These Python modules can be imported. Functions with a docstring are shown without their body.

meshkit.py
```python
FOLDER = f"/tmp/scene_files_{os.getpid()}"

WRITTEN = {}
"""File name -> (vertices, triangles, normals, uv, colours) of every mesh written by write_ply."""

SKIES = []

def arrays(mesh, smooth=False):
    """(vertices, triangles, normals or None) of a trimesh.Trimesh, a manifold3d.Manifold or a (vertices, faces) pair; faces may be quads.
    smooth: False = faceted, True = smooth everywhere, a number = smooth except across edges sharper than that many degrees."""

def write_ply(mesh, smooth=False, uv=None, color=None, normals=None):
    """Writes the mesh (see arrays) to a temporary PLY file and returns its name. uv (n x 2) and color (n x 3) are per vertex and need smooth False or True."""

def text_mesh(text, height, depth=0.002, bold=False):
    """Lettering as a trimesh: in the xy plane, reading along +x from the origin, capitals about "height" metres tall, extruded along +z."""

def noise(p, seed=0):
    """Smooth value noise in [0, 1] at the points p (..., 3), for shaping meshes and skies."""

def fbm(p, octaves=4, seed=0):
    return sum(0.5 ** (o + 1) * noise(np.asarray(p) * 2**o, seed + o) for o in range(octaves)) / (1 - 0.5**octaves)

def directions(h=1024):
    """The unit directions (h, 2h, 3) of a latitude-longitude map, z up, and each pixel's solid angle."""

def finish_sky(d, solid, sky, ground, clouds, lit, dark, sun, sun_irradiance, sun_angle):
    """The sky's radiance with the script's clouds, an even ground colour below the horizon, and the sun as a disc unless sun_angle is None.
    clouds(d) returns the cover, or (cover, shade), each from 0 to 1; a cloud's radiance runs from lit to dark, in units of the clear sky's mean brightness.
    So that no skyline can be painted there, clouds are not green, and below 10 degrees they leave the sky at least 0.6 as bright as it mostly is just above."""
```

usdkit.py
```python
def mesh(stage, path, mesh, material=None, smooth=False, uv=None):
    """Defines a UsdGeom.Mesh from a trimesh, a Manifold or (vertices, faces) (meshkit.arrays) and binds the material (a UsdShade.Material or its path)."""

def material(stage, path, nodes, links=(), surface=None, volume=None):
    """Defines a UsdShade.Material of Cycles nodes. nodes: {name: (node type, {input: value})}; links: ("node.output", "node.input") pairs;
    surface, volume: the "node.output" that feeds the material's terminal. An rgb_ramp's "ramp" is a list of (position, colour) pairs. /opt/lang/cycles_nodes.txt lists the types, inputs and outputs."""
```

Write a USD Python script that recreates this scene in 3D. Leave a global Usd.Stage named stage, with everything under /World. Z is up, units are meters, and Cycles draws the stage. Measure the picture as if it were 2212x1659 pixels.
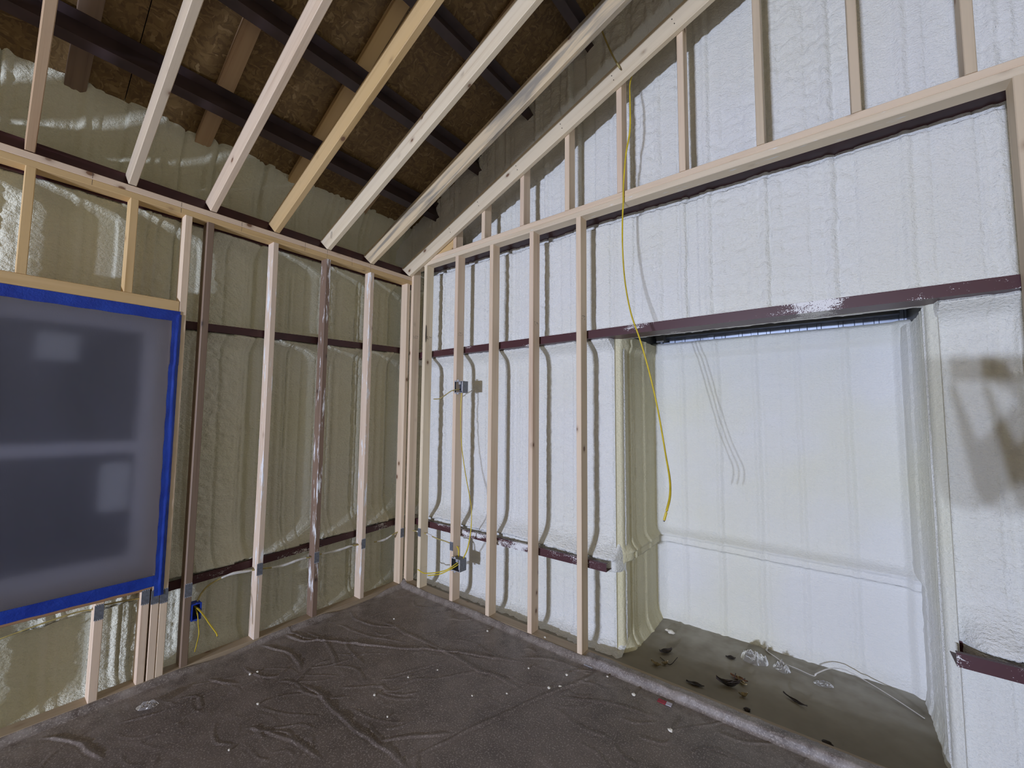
import math, random
import numpy as np, trimesh, usdkit, meshkit
from pxr import Usd, UsdGeom, UsdLux, UsdShade, Gf, Sdf, Vt

rng = np.random.default_rng(7)
random.seed(7)
stage = Usd.Stage.CreateInMemory()
UsdGeom.SetStageUpAxis(stage, 'Z'); UsdGeom.SetStageMetersPerUnit(stage, 1.0)
world = UsdGeom.Xform.Define(stage, '/World'); stage.SetDefaultPrim(world.GetPrim())
UsdGeom.Scope.Define(stage, '/World/Looks')

# ------------------------------------------------------------------ camera
CAM = np.array([3.227, -2.5219, 1.6156]); YAW, PITCH, ROLL, FPX = -.6629, .0711, .0087, 891.73
f_ = np.array([math.sin(YAW)*math.cos(PITCH), math.cos(YAW)*math.cos(PITCH), math.sin(PITCH)])
r_ = np.array([math.cos(YAW), -math.sin(YAW), 0.]); u_ = np.cross(r_, f_)
right = math.cos(ROLL)*r_ + math.sin(ROLL)*u_; up = -math.sin(ROLL)*r_ + math.cos(ROLL)*u_
cam = UsdGeom.Camera.Define(stage, '/World/camera')
cam.AddTransformOp().Set(Gf.Matrix4d(*right, 0, *up, 0, *(-f_), 0, *CAM, 1))
cam.CreateHorizontalApertureAttr(36.0); cam.CreateVerticalApertureAttr(27.0)
cam.CreateFocalLengthAttr(FPX/2212*36.0); cam.CreateClippingRangeAttr(Gf.Vec2f(.05, 100))
EXPOSURE = 0.0
cam.CreateExposureAttr(EXPOSURE)

# ------------------------------------------------------------------ light: LED work light on a stand behind the camera, plus an added fill head
LAMP = np.array([2.1, -9.1, 1.1])
LAMP_AIM = np.array([1.6, 0.0, 1.75])
LED_COLOR = Gf.Vec3f(.835, .94, 1.30)
LED_RADIANCE, LED_W, LED_H = 8700.0, .055, .11
FILL_RADIANCE, FILL_COLOR = 1450.0, Gf.Vec3f(1.0, .88, .72)  # added fill head, warms and lifts the shade


def rect_light(path, pos, aim, w, h, radiance, color):
    l = UsdLux.RectLight.Define(stage, path)
    z = -(np.asarray(aim, float) - pos); z /= np.linalg.norm(z)
    x = np.cross([0, 0, 1.0], z); x /= np.linalg.norm(x); y = np.cross(z, x)
    l.AddTransformOp().Set(Gf.Matrix4d(*x, 0, *y, 0, *z, 0, *pos, 1))
    l.CreateWidthAttr(w); l.CreateHeightAttr(h); l.CreateIntensityAttr(radiance); l.CreateColorAttr(color)
    return x, y, z


# ------------------------------------------------------------------ helpers
used = {}


def numbered(base):
    n = used.get(base, 0); used[base] = n + 1
    return base if n == 0 else f'{base}_{n:03d}'


def tag(p, label=None, cat=None, group=None, kind=None):
    p = p.GetPrim() if hasattr(p, 'GetPrim') else p
    for k, v in (('label', label), ('category', cat), ('group', group), ('kind', kind)):
        if v: p.SetCustomDataByKey(k, v)
    return p


def path_of(name, parent=None):
    pp = '/World' if parent is None else str(parent.GetPath())
    return numbered(pp + '/' + name)


def obj(name, mesh, mat, parent=None, smooth=False, mtx=None, label=None, cat=None, group=None, kind=None):
    m = usdkit.mesh(stage, path_of(name, parent), mesh, mat, smooth)
    if mtx is not None:
        UsdGeom.Xformable(m).AddTransformOp().Set(mtx)
    tag(m, label, cat, group, kind)
    return m.GetPrim()


def thing(name, label=None, cat=None, loc=(0, 0, 0), group=None, kind=None):
    x = UsdGeom.Xform.Define(stage, path_of(name)); x.AddTranslateOp().Set(Gf.Vec3d(*map(float, loc)))
    return tag(x, label, cat, group, kind)


def frame(o, X, Y):
    X = np.asarray(X, float); X = X/np.linalg.norm(X); Y = np.asarray(Y, float); Y = Y - X*(X@Y); Y /= np.linalg.norm(Y); Z = np.cross(X, Y)
    return Gf.Matrix4d(*X, 0, *Y, 0, *Z, 0, *map(float, o), 1)


def box(x0, x1, y0, y1, z0, z1):
    m = trimesh.creation.box((x1-x0, y1-y0, z1-z0)); m.apply_translation(((x0+x1)/2, (y0+y1)/2, (z0+z1)/2)); return m


def cat(ms):
    return trimesh.util.concatenate(ms)


def prism(poly, L):
    """polygon in local y,z extruded along local x 0..L"""
    from shapely.geometry import Polygon
    m = trimesh.creation.extrude_polygon(Polygon(poly), L, engine='earcut')
    v = m.vertices.copy(); m.vertices = np.stack([v[:, 2], v[:, 0], v[:, 1]], 1)
    return m


def bar(L, a, b, c=.003, cut0=0.0, cut1=0.0, bow=0.0, n=1):
    """eased-edge timber: local x 0..L, y 0..a, z 0..b; cut: slope of the end face in z"""
    sec = [(c, 0), (a-c, 0), (a, c), (a, b-c), (a-c, b), (c, b), (0, b-c), (0, c)]
    xs = np.linspace(0, L, n+1); k = len(sec); V = []
    for x in xs:
        t = x/L
        for y, z in sec:
            V.append((x + (1-t)*cut0*z + t*cut1*z, y + bow*math.sin(math.pi*t), z))
    F = []
    for i in range(n):
        for j in range(k):
            p, q = i*k+j, i*k+(j+1) % k
            F += [(p, q, q+k), (p, q+k, p+k)]
    for j in range(1, k-1):
        F += [(0, j+1, j), (n*k, n*k+j, n*k+j+1)]
    m = trimesh.Trimesh(np.array(V), np.array(F), process=False)
    if m.volume < 0: m.invert()
    return m


def spline(pts, n=10):
    p = np.asarray(pts, float)
    if len(p) == 2: return np.linspace(p[0], p[1], n+1)
    P = np.vstack([2*p[0]-p[1], p, 2*p[-1]-p[-2]]); out = []
    for i in range(1, len(P)-2):
        for t in np.linspace(0, 1, n, endpoint=False):
            a, b, c, d = P[i-1:i+3]
            out.append(.5*(2*b + (c-a)*t + (2*a-5*b+4*c-d)*t*t + (3*b-a-3*c+d)*t**3))
    out.append(p[-1]); return np.array(out)


def tube(pts, r, sides=8, n=10, flat=1.0, raw=False):
    p = np.asarray(pts, float) if raw else spline(pts, n)
    r = np.broadcast_to(r, (len(p),))
    t = np.gradient(p, axis=0); t /= np.linalg.norm(t, axis=1, keepdims=True)+1e-12
    ref = np.array([0.137, .33, .93]); a = np.cross(t, ref); a /= np.linalg.norm(a, axis=1, keepdims=True)+1e-9; b = np.cross(t, a)
    ang = np.arange(sides)*2*np.pi/sides
    V = p[:, None] + r[:, None, None]*(np.cos(ang)[None, :, None]*a[:, None] + flat*np.sin(ang)[None, :, None]*b[:, None])
    N = len(p); i, j = np.meshgrid(np.arange(N-1), np.arange(sides), indexing='ij')
    q = np.stack([i*sides+j, i*sides+(j+1) % sides, (i+1)*sides+(j+1) % sides, (i+1)*sides+j], -1).reshape(-1, 4)
    F = [*q[:, [0, 1, 2]], *q[:, [0, 2, 3]]]
    V = np.vstack([V.reshape(-1, 3), p[:1], p[-1:]])
    for j in range(sides):
        F.append([N*sides, (j+1) % sides, j]); F.append([N*sides+1, (N-1)*sides+j, (N-1)*sides+(j+1) % sides])
    m = trimesh.Trimesh(V, np.array(F), process=False)
    if m.volume < 0: m.invert()
    return m


def grid(P, keep=None):
    """(n,m,3) points -> mesh arrays; keep (n-1,m-1) bool"""
    n, m = P.shape[:2]; i, j = np.meshgrid(np.arange(n-1), np.arange(m-1), indexing='ij')
    a = i*m+j; q = np.stack([a, a+1, a+m+1, a+m], -1)
    q = q[keep] if keep is not None else q.reshape(-1, 4)
    F = np.vstack([q[:, [0, 1, 2]], q[:, [0, 2, 3]]])
    V = P.reshape(-1, 3); u, inv = np.unique(F, return_inverse=True)
    return V[u], inv.reshape(F.shape)


def sm(x, a, b):
    t = np.clip((x-a)/(b-a), 0, 1); return t*t*(3-2*t)


# ------------------------------------------------------------------ materials
def mat(name, nodes, links, surface='p.BSDF'):
    return usdkit.material(stage, '/World/Looks/'+name, nodes, links, surface)


def plain(name, col, rough=.6, metal=0.0, spec=None, var=.15, scale=40, bump=0.0):
    c = np.array(col)
    nodes = {'t': ('texture_coordinate', {}), 'n': ('noise_texture', {'scale': scale, 'detail': 3}),
             'r': ('rgb_ramp', {'ramp': [(.3, tuple(c*(1-var))), (.7, tuple(np.minimum(c*(1+var), 1)))]}),
             'p': ('principled_bsdf', {'roughness': rough, 'metallic': metal})}
    links = [('t.object', 'n.vector'), ('n.fac', 'r.fac'), ('r.color', 'p.base_color')]
    if bump:
        nodes['b'] = ('bump', {'strength': bump, 'distance': .002}); links += [('n.fac', 'b.height'), ('b.normal', 'p.normal')]
    return mat(name, nodes, links)


def wood(name, light, dark, knot=(.20, .10, .05), tint2=None, spray=0.0, seed=0.0, stain=None):
    """timber: local x is the grain"""
    L, D = np.array(light), np.array(dark)
    T2 = np.array(tint2) if tint2 is not None else L*.93
    nodes = {
        't': ('texture_coordinate', {}), 'oi': ('object_info', {}),
        'sh': ('vector_math', {'math_type': 'multiply', 'vector2': (7.3, 3.1, 5.7)}),
        'cr': ('combine_xyz', {}),
        'ad': ('vector_math', {'math_type': 'add'}),
        'm1': ('mapping', {'scale': (.55, 16, 16), 'location': (seed, seed*1.7, seed*.6)}),
        'n0': ('noise_texture', {'scale': 1.0, 'detail': 2, 'roughness': .5, 'distortion': .6}),
        'w': ('math', {'math_type': 'multiply', 'value2': 9.0}), 'fr': ('math', {'math_type': 'sine'}),
        'm2': ('mapping', {'scale': (3.0, 140, 140)}), 'n1': ('noise_texture', {'scale': 1.0, 'detail': 4, 'roughness': .65}),
        'm3': ('mapping', {'scale': (.8, 3, 3)}), 'n2': ('noise_texture', {'scale': 1.4, 'detail': 2}),
        'rg': ('map_range', {'from_min': -1, 'from_max': 1, 'to_min': .0, 'to_max': 1.0}),
        'g': ('math', {'math_type': 'multiply'}), 'g2': ('map_range', {'from_min': .3, 'from_max': .7, 'to_min': .2, 'to_max': 1.1}),
        'c1': ('mix_color', {'a': tuple(L), 'b': tuple(T2)}), 'c2': ('mix_color', {'b': tuple(D)}),
        'mk': ('mapping', {'scale': (7.5, 11, 11), 'location': (seed+.3, .2, .7)}),
        'v': ('voronoi_texture', {'feature': 'f1', 'scale': 1.0, 'randomness': 1.0}),
        'kr': ('rgb_ramp', {'ramp': [(0, (1, 1, 1)), (.11, (.95, .95, .95)), (.14, (.4, .4, .4)), (.22, (.12, .12, .12)), (.30, (0, 0, 0)), (1, (0, 0, 0))]}),
        'kg': ('rgb_ramp', {'ramp': [(0, (0, 0, 0)), (.80, (0, 0, 0)), (.82, (1, 1, 1)), (1, (1, 1, 1))]}),
        'sc': ('separate_color', {}), 'km': ('math', {'math_type': 'multiply'}),
        'c3': ('mix_color', {'b': tuple(knot)}),
        'b': ('bump', {'strength': .25, 'distance': .001}),
        'p': ('principled_bsdf', {'roughness': .62}),
    }
    links = [('oi.random', 'cr.x'), ('oi.random', 'cr.y'), ('oi.random', 'cr.z'), ('cr.vector', 'sh.vector1'), ('t.object', 'ad.vector1'), ('sh.vector', 'ad.vector2'),
             ('ad.vector', 'm1.vector'), ('m1.vector', 'n0.vector'), ('n0.fac', 'w.value1'), ('w.value', 'fr.value1'), ('fr.value', 'rg.value'),
             ('ad.vector', 'm2.vector'), ('m2.vector', 'n1.vector'), ('n1.fac', 'g2.value'), ('rg.result', 'g.value1'), ('g2.result', 'g.value2'),
             ('ad.vector', 'm3.vector'), ('m3.vector', 'n2.vector'), ('n2.fac', 'c1.fac'), ('c1.result', 'c2.a'), ('g.value', 'c2.fac'),
             ('ad.vector', 'mk.vector'), ('mk.vector', 'v.vector'), ('v.distance', 'kr.fac'), ('v.color', 'sc.color'), ('sc.r', 'kg.fac'),
             ('kr.color', 'km.value1'), ('kg.color', 'km.value2'), ('c2.result', 'c3.a'), ('km.value', 'c3.fac'),
             ('n1.fac', 'b.height'), ('b.normal', 'p.normal')]
    last = 'c3.result'
    if stain:
        nodes['ms'] = ('mapping', {'scale': (1.1, 9, 9), 'location': (seed*2, 1, 2)}); nodes['ns'] = ('noise_texture', {'scale': 1.6, 'detail': 4, 'distortion': .8})
        nodes['rs'] = ('rgb_ramp', {'ramp': [(.48, (0, 0, 0)), (.62, (.8, .8, .8))]}); nodes['c4'] = ('mix_color', {'b': stain})
        links += [('ad.vector', 'ms.vector'), ('ms.vector', 'ns.vector'), ('ns.fac', 'rs.fac'), ('rs.color', 'c4.fac'), (last, 'c4.a')]; last = 'c4.result'
    if spray:
        nodes['mo'] = ('mapping', {'scale': (2.2, 14, 14), 'location': (seed+4, 2, 1)}); nodes['no'] = ('noise_texture', {'scale': 1.5, 'detail': 5, 'roughness': .7})
        nodes['ro'] = ('rgb_ramp', {'ramp': [(.66-spray, (0, 0, 0)), (.72-spray, (1, 1, 1))]}); nodes['c5'] = ('mix_color', {'b': (.8, .8, .78)})
        links += [('ad.vector', 'mo.vector'), ('mo.vector', 'no.vector'), ('no.fac', 'ro.fac'), ('ro.color', 'c5.fac'), (last, 'c5.a')]; last = 'c5.result'
    links.append((last, 'p.base_color'))
    return mat(name, nodes, links)


W_PALE = wood('pine_pale', (.78, .63, .45), (.58, .41, .26), tint2=(.74, .58, .40), seed=1.0)
W_PINK = wood('pine_pinkish', (.74, .56, .39), (.55, .37, .24), tint2=(.74, .60, .44), seed=5.0)
W_YEL = wood('pine_yellow', (.60, .40, .16), (.44, .26, .085), tint2=(.66, .47, .24), seed=9.0)
W_CREAM = wood('pine_cream', (.82, .69, .47), (.62, .48, .29), tint2=(.78, .66, .46), seed=13.0)
W_GREY = wood('pine_weathered', (.68, .54, .36), (.42, .33, .21), tint2=(.58, .48, .34), seed=17.0)
W_ORANGE = wood('pine_orange', (.46, .31, .18), (.34, .20, .10), tint2=(.52, .36, .20), seed=19.0)
W_ROUGH = wood('pine_rough_tan', (.70, .52, .35), (.50, .34, .20), tint2=(.76, .62, .44), seed=49.0)
W_STAIN = wood('pine_blue_stained', (.76, .60, .36), (.48, .36, .20), tint2=(.70, .56, .36), seed=21.0, stain=(.25, .23, .19))
W_DARK = wood('pine_dark_stained', (.25, .17, .11), (.15, .095, .06), knot=(.06, .04, .03), tint2=(.19, .13, .085), seed=25.0)
W_DARKSPRAY = wood('pine_dark_sprayed', (.23, .15, .10), (.14, .09, .06), knot=(.06, .04, .03), seed=29.0, spray=.10)
W_SPRAY = wood('pine_pale_sprayed', (.72, .57, .42), (.57, .41, .28), seed=33.0, spray=.10)
W_PLATE = wood('pine_plate_sprayed', (.74, .62, .43), (.60, .47, .30), tint2=(.72, .61, .45), seed=45.0, spray=.05)
W_SOLE = wood('pine_sole_dusty', (.40, .31, .20), (.28, .20, .12), seed=37.0)
W_SILL = wood('pine_sill_brown', (.36, .20, .10), (.25, .13, .06), seed=41.0)


def foam_mat(name, a, b, scale=1.0, bump=.5):
    return mat(name, {
        'g': ('geometry', {}),
        'n': ('noise_texture', {'scale': 1.3, 'detail': 3}), 'r': ('rgb_ramp', {'ramp': [(.35, a), (.68, b)]}),
        'm1': ('mapping', {'scale': (1, 1, 1.5)}),
        'n1': ('noise_texture', {'scale': 62*scale, 'detail': 3, 'roughness': .55}), 'n2': ('noise_texture', {'scale': 260*scale, 'detail': 2}),
        'm': ('math', {'math_type': 'multiply_add', 'value2': .25}),
        'b': ('bump', {'strength': bump, 'distance': .011}),
        'p': ('principled_bsdf', {'roughness': .5, 'diffuse_roughness': .3})},
        [('g.position', 'n.vector'), ('n.fac', 'r.fac'), ('r.color', 'p.base_color'), ('g.position', 'm1.vector'), ('m1.vector', 'n1.vector'), ('g.position', 'n2.vector'),
         ('n2.fac', 'm.value1'), ('n1.fac', 'm.value3'), ('m.value', 'b.height'), ('b.normal', 'p.normal')])


FOAM = foam_mat('spray_foam_white', (.81, .81, .765), (.80, .795, .71), bump=1.0)
FOAM_L = foam_mat('spray_foam_shade_tint', (.78, .765, .63), (.77, .75, .56), bump=1.0)  # yellower copy of the foam; warm shade of the left wall in its colour
FOAM_C = foam_mat('spray_foam_cream', (.81, .81, .765), (.80, .79, .64), bump=.6)
FOAM_K = foam_mat('spray_foam_warm_tint', (.77, .72, .50), (.75, .70, .45), bump=.6)  # cream foam with olive shade of the left cheek in its yellow; also bounce walls


def steel_mat(name, base, spray, over=(.78, .77, .74), sc=(5, 5, 5)):
    return mat(name, {
        'g': ('geometry', {}), 'm': ('mapping', {'scale': sc}),
        'n': ('noise_texture', {'scale': 1.0, 'detail': 3, 'roughness': .6}), 'f': ('noise_texture', {'scale': 170, 'detail': 3, 'roughness': .7}),
        'a': ('math', {'math_type': 'multiply_add', 'value2': .55}), 'r': ('rgb_ramp', {'ramp': [(.97-spray, (0, 0, 0)), (1.0, (1, 1, 1)) if spray == 0 else (1.0-spray, (1, 1, 1))]}),
        'c': ('mix_color', {'a': base, 'b': over}), 'p': ('principled_bsdf', {'roughness': .42})},
        [('g.position', 'm.vector'), ('m.vector', 'n.vector'), ('g.position', 'f.vector'), ('f.fac', 'a.value1'), ('n.fac', 'a.value3'), ('a.value', 'r.fac'),
         ('r.color', 'c.fac'), ('c.result', 'p.base_color')])


RED = (.07, .022, .025)
STEEL = plain('red_oxide_steel', RED, .42, var=.2, scale=8)
STEEL_S = steel_mat('red_oxide_steel_sprayed', RED, .075, sc=(3.2, 3.2, 9))
STEEL_SS = steel_mat('red_oxide_steel_heavily_sprayed', RED, .13, sc=(3.2, 3.2, 9))
PURLIN = plain('purlin_steel_dark', (.055, .035, .035), .5, var=.3, scale=6)
CHASE = plain('dark_grey_steel', (.16, .16, .15), .5, var=.2, scale=9)
SIDING = plain('galvanised_siding', (.50, .56, .66), .35, .55, var=.12, scale=14)
GALV = plain('galvanised_plate', (.17, .18, .20), .45, .3, var=.25, scale=60)
GALV_B = plain('galvanised_bracket', (.62, .64, .68), .35, .5, var=.15, scale=60)
BOXIN = plain('box_inside_dark', (.05, .055, .07), .6)  # box interiors darkened in the colour for recess shade; phone screen shares it
NAILM = plain('nail_steel', (.05, .045, .04), .4, .6)
HOLE = plain('bored_hole_dark', (.03, .02, .015), .9)
BLUE_BOX = plain('blue_plastic', (.015, .05, .36), .45, var=.2)
TAPE = mat('blue_masking_tape', {'g': ('geometry', {}), 'n': ('noise_texture', {'scale': 90, 'detail': 4}), 'n2': ('noise_texture', {'scale': 9, 'detail': 2}),
    'r': ('rgb_ramp', {'ramp': [(.3, (.008, .032, .27)), (.7, (.014, .055, .36))]}), 'b': ('bump', {'strength': .5, 'distance': .003}),
    'p': ('principled_bsdf', {'roughness': .4})},
    [('g.position', 'n.vector'), ('g.position', 'n2.vector'), ('n2.fac', 'r.fac'), ('r.color', 'p.base_color'), ('n.fac', 'b.height'), ('b.normal', 'p.normal')])
CABLE_Y = plain('yellow_cable_sheath', (.62, .47, .03), .45, var=.12, scale=30)
CABLE_D = plain('yellow_cable_dusty', (.42, .34, .12), .55, var=.25, scale=60)
CABLE_W = plain('foam_splatter_white', (.74, .72, .66), .7, var=.08, scale=120, bump=.5)
COPPER = plain('conductor_end', (.12, .10, .10), .5)
VINYL = plain('white_vinyl', (.88, .88, .88), .4, var=.03)
STICKER = plain('window_sticker', (.80, .84, .80), .5, var=.05)
CRUMB = plain('foam_crumb', (.74, .70, .58), .7, var=.1, scale=200)
LEAF = plain('dry_leaf_dark', (.035, .025, .018), .8, var=.4, scale=90)
LEAF2 = plain('dry_leaf_tan', (.30, .24, .13), .8, var=.3, scale=90)
RUST = plain('rusty_shaving', (.20, .09, .04), .8, var=.3)
REDP = plain('red_wrapper_print', (.38, .03, .05), .5)
WHITEP = plain('pale_wrapper_print', (.62, .58, .66), .5)
STRAP = plain('white_cord', (.80, .77, .72), .5, var=.06)
PENCIL = plain('pencil_mark', (.12, .10, .09), .8)
BLACK = plain('black_plastic', (.03, .03, .035), .45)
YELP = plain('yellow_lamp_housing', (.65, .42, .03), .4)
LENS = plain('lamp_lens', (.8, .8, .8), .3)
GLASS = mat('window_glass', {'fr': ('fresnel', {'IOR': 1.45}), 'tr': ('transparent_bsdf', {'color': (.86, .90, .92)}), 'gl': ('glossy_bsdf', {'roughness': .02, 'color': (1, 1, 1)}), 'm': ('mix_closure', {})},
    [('fr.fac', 'm.fac'), ('tr.BSDF', 'm.closure1'), ('gl.BSDF', 'm.closure2')], 'm.closure')
FILM = mat('plastic_film', {'g': ('geometry', {}), 'n': ('noise_texture', {'scale': 160, 'detail': 3}), 'b': ('bump', {'strength': .35, 'distance': .002}),
    'tr': ('transparent_bsdf', {'color': (.9, .9, .92)}), 'rf': ('refraction_bsdf', {'roughness': .42, 'IOR': 1.38, 'color': (.93, .94, .99)}),
    'df': ('diffuse_bsdf', {'color': (.32, .32, .42)}), 'tl': ('translucent_bsdf', {'color': (.76, .77, .92)}),
    'm1': ('mix_closure', {'fac': .93}), 'm2': ('mix_closure', {'fac': .30}), 'm3': ('mix_closure', {'fac': .22}),
    'gl': ('glossy_bsdf', {'roughness': .35, 'color': (.6, .6, .65)}), 'm4': ('mix_closure', {'fac': .05})},
    [('g.position', 'n.vector'), ('n.fac', 'b.height'), ('b.normal', 'gl.normal'), ('b.normal', 'rf.normal'), ('tr.BSDF', 'm1.closure1'), ('rf.BSDF', 'm1.closure2'), ('tl.BSDF', 'm2.closure1'), ('df.BSDF', 'm2.closure2'),
     ('m1.closure', 'm3.closure1'), ('m2.closure', 'm3.closure2'), ('m3.closure', 'm4.closure1'), ('gl.BSDF', 'm4.closure2')], 'm4.closure')
CLEAR = mat('clear_wrapper', {'fr': ('fresnel', {'IOR': 1.5}), 'tr': ('transparent_bsdf', {'color': (.92, .92, .92)}), 'gl': ('glossy_bsdf', {'roughness': .12, 'color': (1, 1, 1)}), 'df': ('diffuse_bsdf', {'color': (.5, .48, .46)}),
    'm': ('mix_closure', {}), 'm2': ('mix_closure', {'fac': .22})},
    [('fr.fac', 'm.fac'), ('tr.BSDF', 'm.closure1'), ('gl.BSDF', 'm.closure2'), ('m.closure', 'm2.closure1'), ('df.BSDF', 'm2.closure2')], 'm2.closure')
OSB = mat('osb_sheathing', {
    't': ('texture_coordinate', {}), 'oi': ('object_info', {}), 'nw': ('noise_texture', {'scale': 13, 'detail': 3}), 'vw': ('vector_math', {'math_type': 'scale', 'scale': .10}), 'va': ('vector_math', {'math_type': 'add'}),
    'm1': ('mapping', {'scale': (70, 16, 1), 'rotation': (0, 0, .5)}), 'v1': ('voronoi_texture', {'feature': 'f1', 'scale': 1.0}),
    'm2': ('mapping', {'scale': (18, 80, 1), 'rotation': (0, 0, .35)}), 'v2': ('voronoi_texture', {'feature': 'f1', 'scale': 1.0}),
    'n': ('noise_texture', {'scale': 17, 'detail': 3}), 'st': ('rgb_ramp', {'ramp': [(.47, (0, 0, 0)), (.53, (1, 1, 1))]}),
    's1': ('separate_color', {}), 's2': ('separate_color', {}), 'mx': ('mix_float', {}),
    'r': ('rgb_ramp', {'ramp': [(0, (.12, .068, .022)), (.4, (.17, .10, .032)), (.75, (.21, .13, .044)), (.93, (.24, .15, .055)), (1, (.31, .21, .09))]}),
    'b': ('bump', {'strength': .4, 'distance': .002}), 'p': ('principled_bsdf', {'roughness': .6})},
    [('t.object', 'nw.vector'), ('nw.color', 'vw.vector1'), ('t.object', 'va.vector1'), ('vw.vector', 'va.vector2'),
     ('va.vector', 'm1.vector'), ('m1.vector', 'v1.vector'), ('va.vector', 'm2.vector'), ('m2.vector', 'v2.vector'), ('t.object', 'n.vector'), ('n.fac', 'st.fac'),
     ('v1.color', 's1.color'), ('v2.color', 's2.color'), ('s1.r', 'mx.a'), ('s2.r', 'mx.b'), ('st.color', 'mx.fac'), ('mx.result', 'r.fac'), ('r.color', 'p.base_color'), ('mx.result', 'b.height'), ('b.normal', 'p.normal')])
SHEET = mat('dusty_brown_sheeting', {
    'g': ('geometry', {}), 's': ('separate_xyz', {}), 'n': ('noise_texture', {'scale': 3.5, 'detail': 7, 'roughness': .68}), 'f': ('noise_texture', {'scale': 130, 'detail': 3, 'roughness': .65}),
    'r': ('rgb_ramp', {'ramp': [(.32, (.100, .077, .064)), (.68, (.205, .165, .138))]}),
    'fr': ('rgb_ramp', {'ramp': [(.54, (0, 0, 0)), (.63, (1, 1, 1))]}),
    'dy': ('map_range', {'from_min': -.30, 'from_max': .02, 'to_min': 0, 'to_max': .50, 'clamp': True}),
    'dx': ('map_range', {'from_min': .30, 'from_max': .0, 'to_min': 0, 'to_max': .45, 'clamp': True}), 'mxm': ('math', {'math_type': 'maximum'}),
    'nd': ('noise_texture', {'scale': 14, 'detail': 6, 'roughness': .7}), 'ndr': ('map_range', {'from_min': .36, 'from_max': .64, 'to_min': .1, 'to_max': 1.2}), 'dm': ('math', {'math_type': 'multiply'}),
    'c1': ('mix_color', {'b': (.40, .36, .31)}), 'c2': ('mix_color', {'b': (.42, .37, .32)}), 'fm': ('math', {'math_type': 'multiply', 'value2': .75}),
    'b': ('bump', {'strength': .6, 'distance': .006}), 'nb': ('noise_texture', {'type': 'ridged_multifractal', 'scale': 9, 'detail': 5, 'roughness': .6, 'distortion': .8}), 'p': ('principled_bsdf', {'roughness': .48})},
    [('g.position', 's.vector'), ('g.position', 'n.vector'), ('g.position', 'f.vector'), ('g.position', 'nd.vector'), ('g.position', 'nb.vector'), ('n.fac', 'r.fac'), ('f.fac', 'fr.fac'), ('s.y', 'dy.value'), ('s.x', 'dx.value'),
     ('dy.result', 'mxm.value1'), ('dx.result', 'mxm.value2'), ('nd.fac', 'ndr.value'), ('mxm.value', 'dm.value1'), ('ndr.result', 'dm.value2'), ('r.color', 'c1.a'), ('dm.value', 'c1.fac'),
     ('c1.result', 'c2.a'), ('fr.color', 'fm.value1'), ('fm.value', 'c2.fac'), ('c2.result', 'p.base_color'), ('nb.fac', 'b.height'), ('b.normal', 'p.normal')])
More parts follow.
